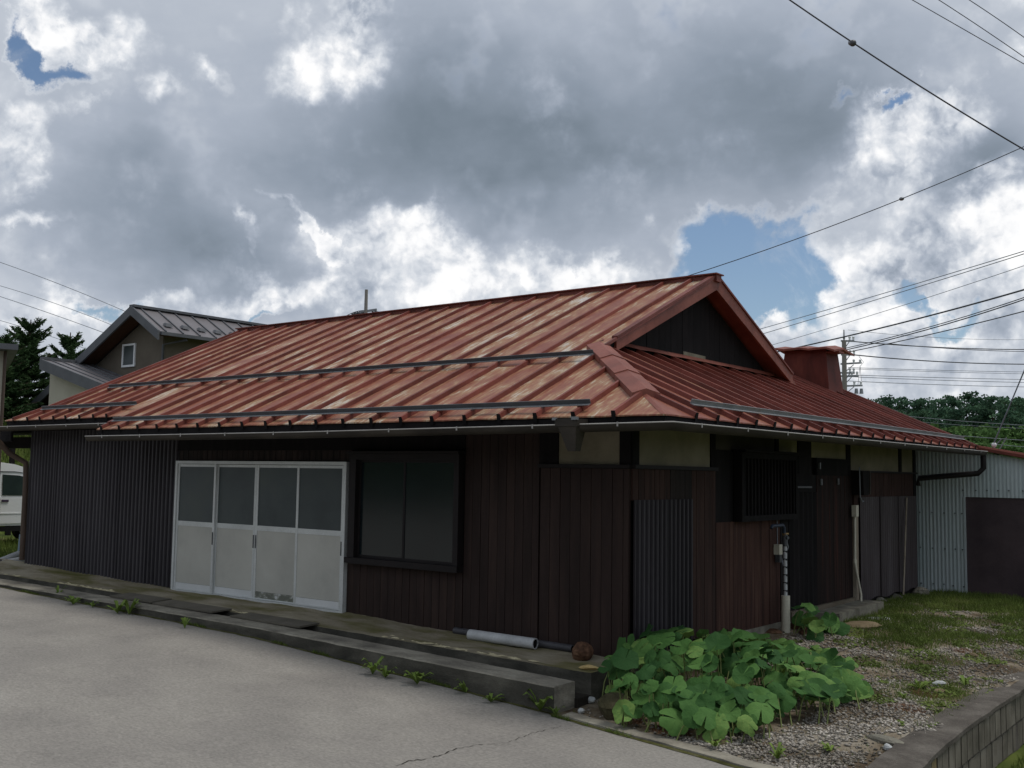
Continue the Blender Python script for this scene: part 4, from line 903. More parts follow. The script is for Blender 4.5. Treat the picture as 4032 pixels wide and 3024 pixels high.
m_ = MB(); m_.box((3.6, ysd - .015, -.24), (4.4, ysd, zo)); part('side_panel', m_, 'corr_pale', SH, Ls)
m_ = MB(); m_.box((ox - .012, ysd - .03, -.24), (ox + .015, ysd + .03, zo)); part('door_jamb', m_, 'corr_pale', SH, Ls)
m_ = MB(); m_.box((-0.9, ysd + .03, -.3), (4.4, ysd + 4, 1.6)); part('inner_wall', m_, 'black', SH, Ls)
m_ = MB(); corr(m_, 'x', ox + .016, 3.6, -0.20, zo + .03, ysd + .022, 0.3, 0.006, -1); part('shutter', m_, 'shutter', SH, Ls)
m_ = MB(); m_.hexa([(-1.2, ysd - .16, shroof(-1.2)), (4.6, ysd - .16, shroof(4.6)), (4.6, ysd + 4.2, shroof(4.6) - .1), (-1.2, ysd + 4.2, shroof(-1.2) - .1)], [(-1.2, ysd - .16, shroof(-1.2) + .05), (4.6, ysd - .16, shroof(4.6) + .05), (4.6, ysd + 4.2, shroof(4.6) - .05), (-1.2, ysd + 4.2, shroof(-1.2) - .05)])
rf = part('roof', m_, 'rib', SH, Ls)
for k in range(14):
    y = ysd - .1 + k * .3; m_ = MB(); z_ = lambda x: shroof(x) + .05 - .1 * (y - ysd + .16) / 4.36
    m_.hexa([(-1.2, y - .03, z_(-1.2)), (4.6, y - .03, z_(4.6)), (4.6, y + .03, z_(4.6)), (-1.2, y + .03, z_(-1.2))], [(-1.2, y - .02, z_(-1.2) + .035), (4.6, y - .02, z_(4.6) + .035), (4.6, y + .02, z_(4.6) + .035), (-1.2, y + .02, z_(-1.2) + .035)]); part('rib', m_, 'redtrim', rf)
bolt = MB(); bolt.tube([(0, 0, 0), (0, -.02, 0)], .013, 6); bolt.tube([(0, -.021, 0), (0, -.03, 0)], .007, 6); bme = bolt.mesh('bolt', 'steel')
for (u, v) in [(3619, 1881), (3665, 1882), (3714, 1881), (3756, 1881), (3792, 1930), (3843, 1931), (3887, 1931), (3930, 1932), (3973, 1932), (4028, 1933),
               (3622, 2017), (3670, 2018), (3718, 2020), (3761, 2021), (3788, 2022), (3625, 2155), (3673, 2158), (3722, 2161), (3763, 2162), (3791, 2164), (3628, 2296), (3676, 2298), (3718, 2300), (3754, 2306), (3796, 2310)]:
    p = onY(u, v, ysd - .017); b_ = part('bolt', bme, None, SH, tuple(p + np.array(Ls)))
# service drop clamp by the shed gable
CL = thing('cable_clamp', 'small dark service cable clamp hanging under the red shed roof edge', 'clamp', tuple(onD(3910, 1800, 19.5)))
c = np.array(CL.location)
m_ = MB(); m_.box((-.10, -.05, -.04), (.10, .05, .055)); part('clamp_box', m_, 'carblack', CL)
m_ = MB(); m_.tube([(-.02, 0, .05), (.05, 0, .22), (.16, 0, .34)], .009, 6); m_.tube([(.02, 0, .05), (.14, 0, .18), (.24, 0, .36)], .009, 6); m_.tube([(-.04, 0, .05), (-.25, 0, .08), (-.3, 0, .04)], .012, 6); part('lead', m_, 'wirepale', CL)
ins = onD(3912, 1752, 19.4)
IN = thing('insulator', 'two white porcelain knobs at the foot of the thin service wire', 'insulator', tuple(ins))
m_ = MB(); m_.sphere((0.01, 0, 0), .047); part('knob', m_, 'porcelain', IN)
m_ = MB(); m_.sphere((-.02, 0, -.11), .05, sc=(1.2, 1, .8)); part('knob', m_, 'porcelain', IN)
m_ = MB(); m_.tube([(-.02, 0, -.14), (-.09, 0, -.34)], .012, 6); part('link', m_, 'porcelain', IN)
m_ = MB(); m_.tube([tuple(onD(3842, 1800, 19.4) - ins), tuple(onD(3880, 1818, 19.4) - ins)], .028, 6); part('brace', m_, 'brownpipe', IN)

# ------------------------------------------------------------------ things against the right wall
b0 = onX(3094, 2485, 0.2); t0 = onX(3094, 2345, 0.2); hd = onX(3088, 2120, 0.2); sp = onX(3040, 2096, 0.2)
STP = thing('standpipe', 'outdoor water standpipe with white lower sleeve and tape-wrapped riser by the wall', 'water tap', tuple(b0))
q = lambda p: tuple(np.array(p) - b0)
m_ = MB(); m_.tube([q((b0[0], b0[1], b0[2] - .12)), q((b0[0], b0[1], t0[2]))], .056, 14); part('sleeve', m_, 'cream', STP)
m_ = MB(); m_.tube([q((b0[0], b0[1], t0[2] - .02)), q((b0[0], b0[1], hd[2] - .02))], .024, 10); rs = part('riser', m_, 'pvc', STP)
for k in range(7):
    z = t0[2] + .05 + k * .10; m_ = MB(); m_.tube([q((b0[0], b0[1] - .012, z)), q((b0[0], b0[1] + .012, z + .022))], .0265, 10); part('tape_wrap', m_, 'carblack', rs)
m_ = MB(); zt = hd[2]; m_.tube([q((b0[0], b0[1], zt - .1)), q((b0[0], b0[1], zt + .05))], .035, 10); m_.tube([q((b0[0] + .05, b0[1] - .02, zt + .01)), q((b0[0] - .0, b0[1], zt + .01))], .022, 8); part('valve', m_, 'steel', STP)
m_ = MB(); m_.tube([q((b0[0], b0[1] - .05, zt + .055)), q((b0[0], b0[1] + .08, zt + .055))], .018, 8); part('tap_handle', m_, 'brass', STP)
zq = zt + .17; m_ = MB(); m_.tube([q((b0[0], b0[1] - .03, zt + .05)), q((b0[0], b0[1] - .03, zq - .04)), q((b0[0], b0[1] - .07, zq)), q((b0[0], sp[1], zq)), q((b0[0], sp[1] - .02, zq - .03))], .022, 8); part('spout', m_, 'bluepipe', STP)
m_ = MB(); m_.tube([q((b0[0], b0[1] + .05, zt - .02)), q((b0[0], b0[1] + .10, zt - .12)), q((b0[0], b0[1] + .05, zt - .16)), q((b0[0], b0[1] + .02, zt - .3))], .006, 5); part('tie_wire', m_, 'galv', STP)
op = onX(3066, 2165, 0.06)
OB = thing('outlet_box', 'small cream electrical outlet box with hanging flex beside the standpipe', 'outlet box', tuple(op))
m_ = MB(); m_.box((-.05, -.05, -.06), (.03, .05, .07)); part('housing', m_, 'cream', OB)
m_ = MB(); m_.box((-.03, -.04, -.16), (.03, .03, -.062)); part('plug', m_, 'steel', OB)
m_ = MB(); m_.tube([(0.0, .04, -.04), (.04, .10, -.28), (.05, .11, -.45)], .008, 6); m_.tube([(.05, .13, -.72), (.06, .2, -.95), (.10, .26, -1.0)], .008, 6); part('flex', m_, 'wirepale', OB)
m_ = MB(); m_.tube([(.05, .11, -.45), (.05, .13, -.72)], .022, 8); part('connector', m_, 'steel', OB)
m_ = MB(); m_.tube([(-.03, .03, .07), (-.035, .03, .55)], .006, 5); part('lead', m_, 'wirepale', OB)
c0 = onX(3366, 2010, 0.09); c1 = onX(3391, 2378, 0.14)
CN = thing('conduit', 'thin cream conduit with switch box running down the bare door post', 'conduit', tuple(c0))
q2 = lambda p: tuple(np.array(p) - c0)
m_ = MB(); m_.box((-.03, -.05, -.09), (.04, .05, .08)); part('switch_box', m_, 'cream', CN)
pz_ = onX(3366, 2210, 0.10); m_ = MB(); m_.tube([(0, 0, -.09), q2(pz_), q2(onX(3380, 2290, .12)), q2(onX(3390, 2340, .13)), q2((c1[0], c1[1], c1[2] - .05))], .018, 8); m_.tube([q2(pz_ + np.array([0, 0, .03])), q2(pz_ - np.array([0, 0, .03]))], .026, 8); part('pipe', m_, 'cream', CN)
mt = onX(3384, 1905, 0.1)
MT_ = thing('meter_box', 'rounded dark electricity meter box on the post under the eave', 'meter', tuple(mt))
m_ = MB(); m_.hexa([(-.08, -.12, -.17), (.10, -.10, -.17), (.10, .12, -.17), (-.08, .14, -.17)], [(-.08, -.14, .2), (.10, -.14, .2), (.10, .16, .2), (-.08, .16, .2)]); part('housing', m_, 'black', MT_)
m_ = MB(); m_.box((.06, .165, -.16), (.105, .20, .20)); part('cover_edge', m_, 'gutter', MT_)
m_ = MB(); m_.tube([(.06, -.16, .25), (.07, -.17, -.2), (.08, -.1, -.27), (.06, 0, -.26)], .01, 6); part('cable', m_, 'wirepale', MT_)
k0 = onX(3570, 1960, 0.06); k1 = onX(3557, 2342, 0.16)
STK = thing('pole', 'thin pale bamboo pole leaning on the brown corrugated wall', 'stick', tuple(k1))
m_ = MB(); m_.tube([(0, 0, 0)] + [tuple((k0 - k1) * t) for t in (.3, .6, 1.0)], .014, 7); m_.tube([tuple((k0 - k1) * .395), tuple((k0 - k1) * .405)], .018, 7); part('shaft', m_, 'bare', STK)

# pipes, rocks on the apron
def pipe(name, label, cat, a, b, r, matn, group=None):
    t = thing(name, label, cat, tuple(a), group); d = Vector(b) - Vector(a)
    m_ = MB(); m_.tube([(0, 0, 0), tuple(d)], r, 16, cap=False); part('barrel', m_, matn, t)
    dn = d.normalized(); m_ = MB(); m_.tube([tuple(dn * .03), tuple(d - dn * .012)], r * .82, 16); part('hollow', m_, 'pvchole', t)
    m_ = MB(); sdv = dn.cross(Vector((0, 0, 1))).normalized(); up = sdv.cross(dn); n = 16; c = d
    vs = [c + (sdv * math.cos(2 * math.pi * k / n) + up * math.sin(2 * math.pi * k / n)) * r * 1.01 for k in range(n)] + [c + dn * .002 + (sdv * math.cos(2 * math.pi * k / n) + up * math.sin(2 * math.pi * k / n)) * r * .80 for k in range(n)]
    m_.add(vs, [(k, (k + 1) % n, n + (k + 1) % n, n + k) for k in range(n)]); part('rim', m_, matn, t); return t
def apz(x, y): t = (y + .74) / .78; return zapE(x) + (zapW(x) - zapE(x)) * max(0, t) ** 1.3
def onAp(u, v, r):
    p = onZ(u, v, -0.05)
    for _ in range(4): p = onZ(u, v, apz(p[0], p[1]) + r)
    return p
pa, pb = onAp(1850, 2498, .06), onAp(2108, 2535, .06)
pipe('pipe', 'short grey-white plastic pipe lying on the concrete apron', 'pipe', pa, pb, .06, 'pvc')
da, db = onAp(1770, 2486, .042), onAp(2262, 2553, .042)
da[1] = -0.075; db[1] = -0.075
pipe('pipe', 'long dark grey pipe lying behind the white pipe against the board wall', 'pipe', da, db, .040, 'pvcdark')
def rock(name, label, cat, c, r, sc, matn, sd, group=None, flat=0.0):
    rr = random.Random(sd); m_ = MB(); vs = []; nu, nv = 12, 7
    off = [Vector((rr.uniform(-1, 1), rr.uniform(-1, 1), rr.uniform(-1, 1))).normalized() for _ in range(9)]; amp = [rr.uniform(.62, .95) for _ in range(9)]
    for j in range(nv + 1):
        ph = math.pi * j / nv
        for i in range(nu):
            th = 2 * math.pi * i / nu; d = Vector((math.sin(ph) * math.cos(th), math.sin(ph) * math.sin(th), math.cos(ph))); k = 1.0
            for o_, a in zip(off, amp):
                pr = d.dot(o_)
                if pr * k > a: k = a / pr
            k *= rr.uniform(.985, 1.015); vs.append((d.x * k * r * sc[0], d.y * k * r * sc[1], d.z * k * r * sc[2]))
    fs = [(j * nu + i, (j + 1) * nu + i, (j + 1) * nu + (i + 1) % nu, j * nu + (i + 1) % nu) for j in range(nv) for i in range(nu)]
    m_.add(vs, fs, False); o = part(name, m_, matn, None, tuple(c)); o.rotation_euler.z = rr.uniform(0, 3); tag(o, label, cat, group); return o
rp = onAp(2292, 2567, .08); rock('rock', 'round rusty brown rock on the corner of the concrete apron', 'rock', rp, .135, (1.0, .9, .78), 'rockbrown', 3)
rp = onAp(2320, 2628, .02); o = rock('stone', 'flat yellow stone at the front corner of the apron beside the leaves', 'stone', rp, .11, (1.0, .55, .26), 'rockyellow', 5); o.rotation_euler.z = .5
def onYard(u, v, h=0.0):
    p = onZ(u, v, -0.3)
    for _ in range(6): p = onZ(u, v, zyard(p[0], p[1]) + h)
    return p
p = onYard(2420, 2790, .06); rock('rock', 'large mossy grey rock between the apron end and the leaves', 'rock', p, .21, (1, .8, .7), 'rockmoss', 8)
p = onYard(2290, 2800, .02); rock('stone', 'small white stone lying by the end of the kerb', 'stone', p, .045, (1, .8, .7), 'rockwhite', 9)
p = onYard(2325, 2755, .03); rock('stone', 'small pale stone beneath the corner of the apron', 'stone', p, .06, (1, .8, .6), 'rockwhite', 19)
p = onYard(2790, 2905, .0); rock('rock', 'flat brown buried rock in front of the biggest leaf', 'rock', p, .22, (1.3, .8, .28), 'rocktan', 10)
p = onYard(3380, 2467, .02); o = rock('rock', 'flat tan rock in front of the stepping stone', 'rock', p, .24, (1.5, .9, .35), 'rocktan', 11); o.rotation_euler.z = 1.0
p = onYard(3470, 2437, .0); o = rock('stone', 'flat bluish white stone in the grass near the brown corrugated wall', 'stone', p, .17, (1.5, .8, .22), 'rockwhite', 12); o.rotation_euler.z = .8
p = onYard(3698, 2692, .02); rock('stone', 'white stone on the gravel beside the retaining wall coping', 'stone', p, .06, (1.3, .7, .6), 'rockwhite', 13)
p = onYard(3695, 2722, .0); rock('stone', 'flat pinkish stone just below the white stone on the gravel', 'stone', p, .075, (1.2, .8, .35), 'rocktan', 14)
p = onYard(3832, 2580, .01); rock('stone', 'tan stone on the brown dry patch near the right edge', 'stone', p, .06, (1.4, .8, .5), 'rocktan', 15)
p = onYard(3497, 2945, .02); rock('stone', 'bright white chip of stone against the near end of the coping', 'stone', p, .042, (1, .9, .9), 'rockwhite', 16)
p = onYard(3490, 2918, .01); o = rock('rock', 'long grey stone half under the coping near the white chip', 'rock', p, .13, (1.6, .5, .35), 'rockgrey', 17); o.rotation_euler.z = -0.3
p = onX(3602, 2322, .25); rock('rock', 'pale foundation stone at the far corner of the farmhouse', 'rock', (0.08, 9.42, -0.16), .17, (1, 1, .7), 'rockgrey', 18)
for i, (u, v, r) in enumerate(((3130, 2470, .12), (3035, 2492, .12), (3170, 2492, .10))):
    p = onYard(u, v, .01); rock('rock', ('brown stone under the grey timber sill', 'brown stone under the red board wall left of the standpipe', 'flat brown stone in front of the standpipe foot')[i], 'rock', p, r, (1.3, .9, .5), 'rockbrown', 30 + i)
for i, (y, sz) in enumerate(((7.6, .16), (8.4, .15))):
    rock('rock', ('grey foundation stone beneath the leaning pole', 'grey foundation stone under the middle of the brown corrugated wall')[1 - i], 'rock', (-0.02, y, -0.20), sz, (1, 1.3, .8), 'rockgrey', 40 + i)
m_ = MB(); b = [(0.02, 4.7, -.35), (0.42, 4.75, -.35), (0.40, 6.6, -.35), (0.02, 6.55, -.35)]; m_.hexa(b, [(p[0] * 1.0, p[1], -0.055 + .01 * i) for i, p in enumerate(b)]); o = part('step', m_, 'rockgrey'); tag(o, 'long rough stone step below the timber sill of the plank door', 'step')
# boards over the drain channel
for i, (x0, x1, tl) in enumerate(((-8.05, -7.02, .012), (-7.0, -5.68, .010), (-5.30, -3.98, .012))):
    m_ = MB(); zA = (zapE(x0) + zkerb(x0)) / 2 + .012; zB = (zapE(x1) + zkerb(x1)) / 2 + .012 + tl
    m_.hexa([(x0, -1.02, zkerb(x0) + .004), (x1, -1.02, zkerb(x1) + .004 + tl), (x1, -.70, zapE(x1) + .006 + tl), (x0, -.70, zapE(x0) + .006)], [(x0, -1.02, zkerb(x0) + .024), (x1, -1.02, zkerb(x1) + .024 + tl), (x1, -.70, zapE(x1) + .026 + tl), (x0, -.70, zapE(x0) + .026)])
    o = part('drain_cover', m_, 'lid'); tag(o, ('flat grey cover board over the drain, farthest left of the three', 'flat grey cover board over the drain, in front of the first glazed door', 'flat grey cover board over the drain, nearest the window')[i], 'cover', 'cover boards over the drain channel')

# ------------------------------------------------------------------ butterbur: leaves and stalks
LEAFV = []
for vi in range(7):
    rr = random.Random(100 + vi); na, nr = 34, 4; vs = [(0, 0, -.02)]; gap = rr.uniform(.16, .3)
    ph = [rr.uniform(0, 6.28) for _ in range(4)]; cup = rr.uniform(-.2, .95); fold = rr.uniform(.0, .6)
    for j in range(1, nr + 1):
        for i in range(na):
            t = i / (na - 1); th = -math.pi + gap * .35 + t * (2 * math.pi - gap * .7); rad = 1.0
            edge = math.exp(-((math.pi - abs(th)) / .32) ** 2); rad = (1.0 + .26 * math.exp(-((math.pi - abs(th) - .45) / .35) ** 2)) * (1 - .0 * edge)
            rad *= 1 + .05 * math.sin(3 * th + ph[0]) + .035 * math.sin(7 * th + ph[1]) + .022 * math.sin(19 * th + ph[3])
            r = rad * j / nr; z = cup * (r ** 2) * .45 + .075 * r * r * math.sin(4 * th + ph[2]) + .02 * r * math.sin(11 * th + ph[1]) - fold * abs(math.sin(th)) * r * r * .5 - .18 * max(0, r - .75)
            vs.append((r * math.cos(th) * .5, r * math.sin(th) * .5, z * .5))
    fs = [(0, 1 + i, 2 + i) for i in range(na - 1)]
    for j in range(nr - 1):
        for i in range(na - 1):
            a = 1 + j * na + i; fs.append((a, a + na, a + na + 1, a + 1))
    m_ = MB(); m_.add(vs, fs, True); LEAFV.append(m_.mesh('leaf', 'leaf'))
def in_poly(u, v, poly):
    c = False; j = len(poly) - 1
    for i in range(len(poly)):
        if (poly[i][1] > v) != (poly[j][1] > v) and u < (poly[j][0] - poly[i][0]) * (v - poly[i][1]) / (poly[j][1] - poly[i][1]) + poly[i][0]: c = not c
        j = i
    return c
def butterbur(root, origin, poly, xr, yr_, n, hfun, smin, smax, mind, sd, prev=None):
    rr = random.Random(sd); placed = list(prev or []); tries = 0; n += len(placed)
    while len(placed) < n and tries < 30000:
        tries += 1; x = rr.uniform(*xr); y = rr.uniform(*yr_); zg_ = zyard(x, y); h = hfun(x, y, rr)
        if h is None: continue
        sz = (smin + (smax - smin) * rr.random() ** 1.7); p = np.array([x, y, zg_ + h]); u, v = proj(p)
        if not in_poly(u, v, poly): continue
        if any(np.linalg.norm((p - q_[0]) * np.array([1, 1, 1.6])) < mind * (.5 * (sz + q_[1]) / .25) for q_ in placed): continue
        placed.append((p, sz))
        cxm = .5 * (xr[0] + xr[1]); cym = .5 * (yr_[0] + yr_[1])
        outv = Vector((x - cxm, (y - cym) * .7, 0)) * .40; camv = Vector((CAMC[0] - x, CAMC[1] - y, 0)).normalized()
        nrm = (Vector((0, 0, 1)) + outv + camv * (rr.uniform(.5, 1.35) if h < .22 else rr.uniform(.0, .6)) + Vector((rr.uniform(-.6, .6), rr.uniform(-.6, .6), 0))).normalized()
        q_ = nrm.to_track_quat('Z', 'Y'); o = link('leaf', LEAFV[rr.randrange(7)], root, tuple(p - origin)); o.rotation_mode = 'QUATERNION'
        from mathutils import Quaternion
        o.rotation_quaternion = Quaternion(nrm, rr.uniform(0, 6.28)) @ q_; o.scale = (sz, sz, sz)
        bx = x + rr.uniform(-.12, .12); by = y + rr.uniform(-.12, .12); m_ = MB(); g = np.array([bx, by, zyard(bx, by) - .02]) - origin; tp = p - origin - np.array(nrm) * .012
        md = (g + tp) / 2 + np.array([rr.uniform(-.02, .02), rr.uniform(-.02, .02), .03]); m_.tube([tuple(g), tuple(md), tuple(tp)], [.008, .006, .005], 5, cap=False); part('stalk', m_, 'stalk', root)
    return placed
k_ = 1.8228
POLY = [(a * k_, b * k_) for a, b in ((1400, 1340), (1425, 1322), (1480, 1345), (1530, 1362), (1620, 1378), (1700, 1385), (1790, 1400), (1850, 1425), (1875, 1490), (1860, 1500), (1800, 1500), (1740, 1500), (1690, 1520), (1660, 1550), (1590, 1572), (1500, 1560), (1440, 1550), (1340, 1535), (1308, 1480), (1305, 1445), (1315, 1400), (1345, 1360))]
BB = thing('butterbur_plant', 'broad green butterbur clump with round overlapping leaves at the house corner', 'plant', (1.0, -.2, -.38))
def hB(x, y, rr):
    d = ((x - .85) / 1.45) ** 2 + ((y + .1) / 1.9) ** 2
    top = (.62 - .12 * max(0, x - .6)) * max(0.03, 1 - d) ** .6
    if d > .5 and y < .7 and rr.random() < .6: return rr.uniform(.05, .26)
    if rr.random() < .75: return max(.05, top * rr.uniform(.75, 1.0))
    return max(.04, top * rr.uniform(.15, .7))
pl0 = butterbur(BB, np.array(BB.location), POLY, (0.12, 2.25), (-1.42, 2.6), 240, hB, .14, .30, .115, 21)
def hF(x, y, rr):
    d = ((x - .85) / 1.35) ** 2 + ((y + .1) / 1.5) ** 2
    return rr.uniform(.04, .20) if d > .30 and y < .55 else None
butterbur(BB, np.array(BB.location), POLY, (0.10, 2.2), (-1.45, .55), 58, hF, .13, .27, .10, 23, pl0)
B2 = thing('butterbur_plant', 'small dark butterbur clump by the stone step behind the standpipe', 'plant', (.6, 3.9, -.17))
POLY2 = [(a * k_, b * k_) for a, b in ((1722, 1308), (1738, 1290), (1765, 1318), (1800, 1345), (1845, 1365), (1850, 1380), (1780, 1375), (1745, 1375), (1725, 1345))]
butterbur(B2, np.array(B2.location), POLY2, (.15, 1.3), (3.0, 5.4), 17, lambda x, y, rr: rr.uniform(.05, .42), .16, .25, .11, 22)

# weeds along the kerb
def weed(label, c, n, r, h, sd, matn='weed', group='weeds along the kerb joint', wid=.3):
    rr = random.Random(sd); t = thing('weed', label, 'weed', tuple(c), group)
    for i in range(n):
        a = rr.uniform(0, 6.28); l = r * rr.uniform(.6, 1.1); up = h * rr.uniform(.4, 1.1); d = Vector((math.cos(a), math.sin(a), 0)); sd_ = Vector((-d.y, d.x, 0)); w = l * wid * rr.uniform(.6, 1.2)
        m_ = MB(); pts = [Vector((0, 0, 0)), d * l * .4 + Vector((0, 0, up * .7)), d * l * .75 + Vector((0, 0, up)), d * l + Vector((0, 0, up * .85))]; ws = [w * .15, w * .8, w, w * .1]; vs = []
        for p_, ww in zip(pts, ws): vs += [p_ - sd_ * ww / 2, p_ + Vector((0, 0, -ww * .12)), p_ + sd_ * ww / 2]
        m_.add(vs, [(3 * k + j, 3 * k + 3 + j, 3 * k + 4 + j, 3 * k + 1 + j) for k in range(3) for j in (0, 1)], True); part('leaf', m_, matn, t)
    return t
def onRoad(u, v):
    p = onZ(u, v, -0.2)
    for _ in range(6): p = onZ(u, v, zroad(p[0]))
    return p
WD = [(228, 2352, 5, .08, .11, 'slender grass-green weed at the kerb, farthest left'), (285, 2380, 9, .12, .08, 'low weed rosette beside the kerb, second from the left'), (362, 2392, 5, .08, .06, 'tiny weed at the kerb, third from the left'),
      (460, 2415, 11, .13, .10, 'leafy weed in the kerb joint opposite the first drain cover'), (505, 2420, 9, .12, .14, 'taller spiky weed beside the leafy weed at the kerb'), (725, 2475, 5, .06, .09, 'single upright sprout at the kerb opposite the glazed doors'),
      (1465, 2655, 9, .11, .11, 'weed at the kerb foot below the window'), (1515, 2668, 7, .10, .07, 'low weed right of the one below the window'), (1640, 2694, 10, .13, .09, 'broad-leaved weed at the foot of the kerb'), (1830, 2728, 9, .12, .09, 'round-leaved weed at the kerb below the dark pipe'),
      (1930, 2765, 7, .10, .05, 'flat pale weed at the kerb below the white pipe'), (2125, 2800, 13, .14, .13, 'bushy weed close to the end of the kerb'), (2185, 2815, 6, .08, .05, 'tiny weed at the very end of the kerb')]
for i, (u, v, n, r, h, lb) in enumerate(WD): weed(lb, onRoad(u, v) + np.array([0, 0.01, 0.0]), n + 4, r * 1.35, h * 1.5, 60 + i, wid=.36)
YW = [(2820, 2945, 8, .10, .06, 'bright weed by the flush kerb in front of the gravel'), (3030, 2755, 8, .12, .09, 'yellow-green weed below the butterbur edge'), (3560, 2755, 8, .07, .06, 'round tuft of weed on the brown patch'), (3190, 2778, 8, .1, .08, 'low leafy weed right of the yellow-green weed'),
      (3090, 2700, 8, .13, .14, 'light green sprout under the butterbur leaves'), (3620, 2715, 9, .12, .07, 'low green weed beside the flat pinkish stone'), (3800, 2700, 8, .12, .07, 'green weed against the inner side of the coping'), (3060, 2990, 9, .1, .09, 'grassy weed at the bottom edge on the flush kerb'), (3270, 2960, 7, .1, .06, 'spindly weed on the bare gravel'), (3480, 2440, 6, .1, .05, 'small weed in front of the bluish white stone')]
for i, (u, v, n, r, h, lb) in enumerate(YW): weed(lb, onYard(u, v), n + 3, r * 1.15, h * 1.3, 90 + i, group='weeds in the gravel yard')

# ------------------------------------------------------------------ gravel and grass in the yard
def patch(u, v):   # grassiness of the yard by place (world x, y)
    x, y = u, v
    n = math.sin(x * 2.3 + y * 1.1) * .5 + math.sin(x * 4.7 - y * 2.9 + 1) * .35 + math.sin(x * 9.1 + y * 7.3) * .2 + math.sin(y * 1.6 - .5) * .35
    return n + (y - 2.6) * .19
gv = []; gf = []
ico = np.array([(0, 0, 1), (.9, 0, .1), (-.1, .9, .1), (-.9, .1, 0), (.1, -.9, 0), (0, 0, -.8)]); icf = [(0, 1, 2), (0, 2, 3), (0, 3, 4), (0, 4, 1), (5, 2, 1), (5, 3, 2), (5, 4, 3), (5, 1, 4)]
cnt = 0
while cnt < 21000:
    y = -1.75 + (rng.random() ** 1.6) * 9.5; x = rng.random() * 2.95 + .08
    if y < yfront(x) + .17: continue
    d = ((x - .85) / 1.3) ** 2 + ((y + .0) / 1.7) ** 2
    if d < .75 and rng.random() < .85: continue
    pch = patch(x, y)
    if pch > .25 and rng.random() < .72: continue
    if x < .35 and rng.random() < .6: continue
    if math.sin(x * 3.9 + 2.1) + math.sin(y * 2.7 + x * 1.3) + .6 * math.sin(x * 11 - y * 6) > .75 and rng.random() < .8: continue
    r = .006 + .019 * rng.random() ** 2.6
    vv = ico * r * (.7 + .6 * rng.random((6, 3))) * np.array([1.2, .95, .62]); a = rng.random() * 6.28; c_, s_ = math.cos(a), math.sin(a)
    vv = np.c_[vv[:, 0] * c_ - vv[:, 1] * s_, vv[:, 0] * s_ + vv[:, 1] * c_, vv[:, 2]] + np.array([x, y, zyard(x, y) + r * .3])
    o_ = len(gv) * 6; gv.append(vv); gf += [(a_ + o_, b_ + o_, c2 + o_) for a_, b_, c2 in icf]; cnt += 1
stuff('gravel', fastmesh('gravel', np.concatenate(gv), gf, 'gravel'), 'loose grey gravel strewn over the yard', 'gravel')
def blades(n, sample, hmin, hmax, matn, name, label, cat, lean=.6, w=.004):
    vs = np.zeros((n, 3, 3)); i = 0
    while i < n:
        q_ = sample()
        if q_ is None: continue
        x, y, z, k = q_; h = (hmin + (hmax - hmin) * rng.random() ** 1.5) * k; a = rng.random() * 6.28; l = lean * h * rng.random(); b = rng.random() * 6.28; ww = w * (.7 + .7 * rng.random())
        vs[i, 0] = (x - ww * math.cos(a), y - ww * math.sin(a), z); vs[i, 1] = (x + ww * math.cos(a), y + ww * math.sin(a), z); vs[i, 2] = (x + l * math.cos(b), y + l * math.sin(b), z + h); i += 1
    return stuff(name, fastmesh(name, vs.reshape(-1, 3), np.arange(3 * n).reshape(-1, 3), matn), label, cat)
def sY():
    y = -1.6 + rng.random() * 11.9; x = rng.random() * 2.9 + .05
    if y < yfront(x) + .2: return None
    d = ((x - .85) / 1.2) ** 2 + ((y + .0) / 1.6) ** 2
    if d < .8: return None
    pch = patch(x, y)
    if pch < .08: return None if rng.random() < .965 else (x, y, zyard(x, y) - .003, .6)
    if rng.random() > min(1, .10 + (pch - .08) * .9): return None
    return (x, y, zyard(x, y) - .003, 1.0 + .5 * (y > 4))
blades(60000, sY, .015, .065, 'grass', 'grass', 'short green grass growing in patches over the gravel yard', 'grass', 1.0)
def cover():
    n = 14000; vs = np.zeros((n, 4, 3)); i = 0
    while i < n:
        y = -1.6 + rng.random() * 11.5; x = rng.random() * 2.9 + .08
        if y < yfront(x) + .2 or patch(x, y) < -.25 or ((x - .85) / 1.2) ** 2 + (y / 1.6) ** 2 < .8: continue
        if math.sin(x * 8.1 + y * 3.3) + math.sin(y * 6.7 - x * 2) < .3: continue
        r = .008 + .014 * rng.random(); a = rng.random() * 6.28; z = zyard(x, y) + .004 + .02 * rng.random(); t1, t2 = rng.normal(size=2) * .4
        for k in range(4):
            dx, dy = r * math.cos(a + k * 1.57), r * math.sin(a + k * 1.57) * .8; vs[i, k] = (x + dx, y + dy, z + dx * t1 + dy * t2)
        i += 1
    return stuff('ground_cover', fastmesh('ground_cover', vs.reshape(-1, 3), np.arange(4 * n).reshape(-1, 4), 'grass'), 'tiny round-leaved weeds creeping between the stones of the yard', 'ground cover')
cover()
def sD():
    cs = [(onP[0], onP[1], r_) for onP, r_ in DRY]; c = cs[rng.integers(len(cs))]; a = rng.random() * 6.28; r = c[2] * math.sqrt(rng.random()); x, y = c[0] + r * math.cos(a), c[1] + r * .8 * math.sin(a)
    if y < yfront(x) + .18: return None
    return (x, y, zyard(x, y) - .002, 1.0)
DRY = [(onYard(2480, 2840), .16), (onYard(2640, 2880), .2), (onYard(3810, 2565), .22), (onYard(3640, 2735), .15), (onYard(3570, 2790), .17), (onYard(3250, 2720), .2), (onYard(3480, 2400), .3), (onYard(3170, 2700), .15)]
blades(5500, sD, .008, .035, 'drygrass', 'dry_weed', 'dry brown weed litter in patches on the yard', 'litter', 3.0, .003)
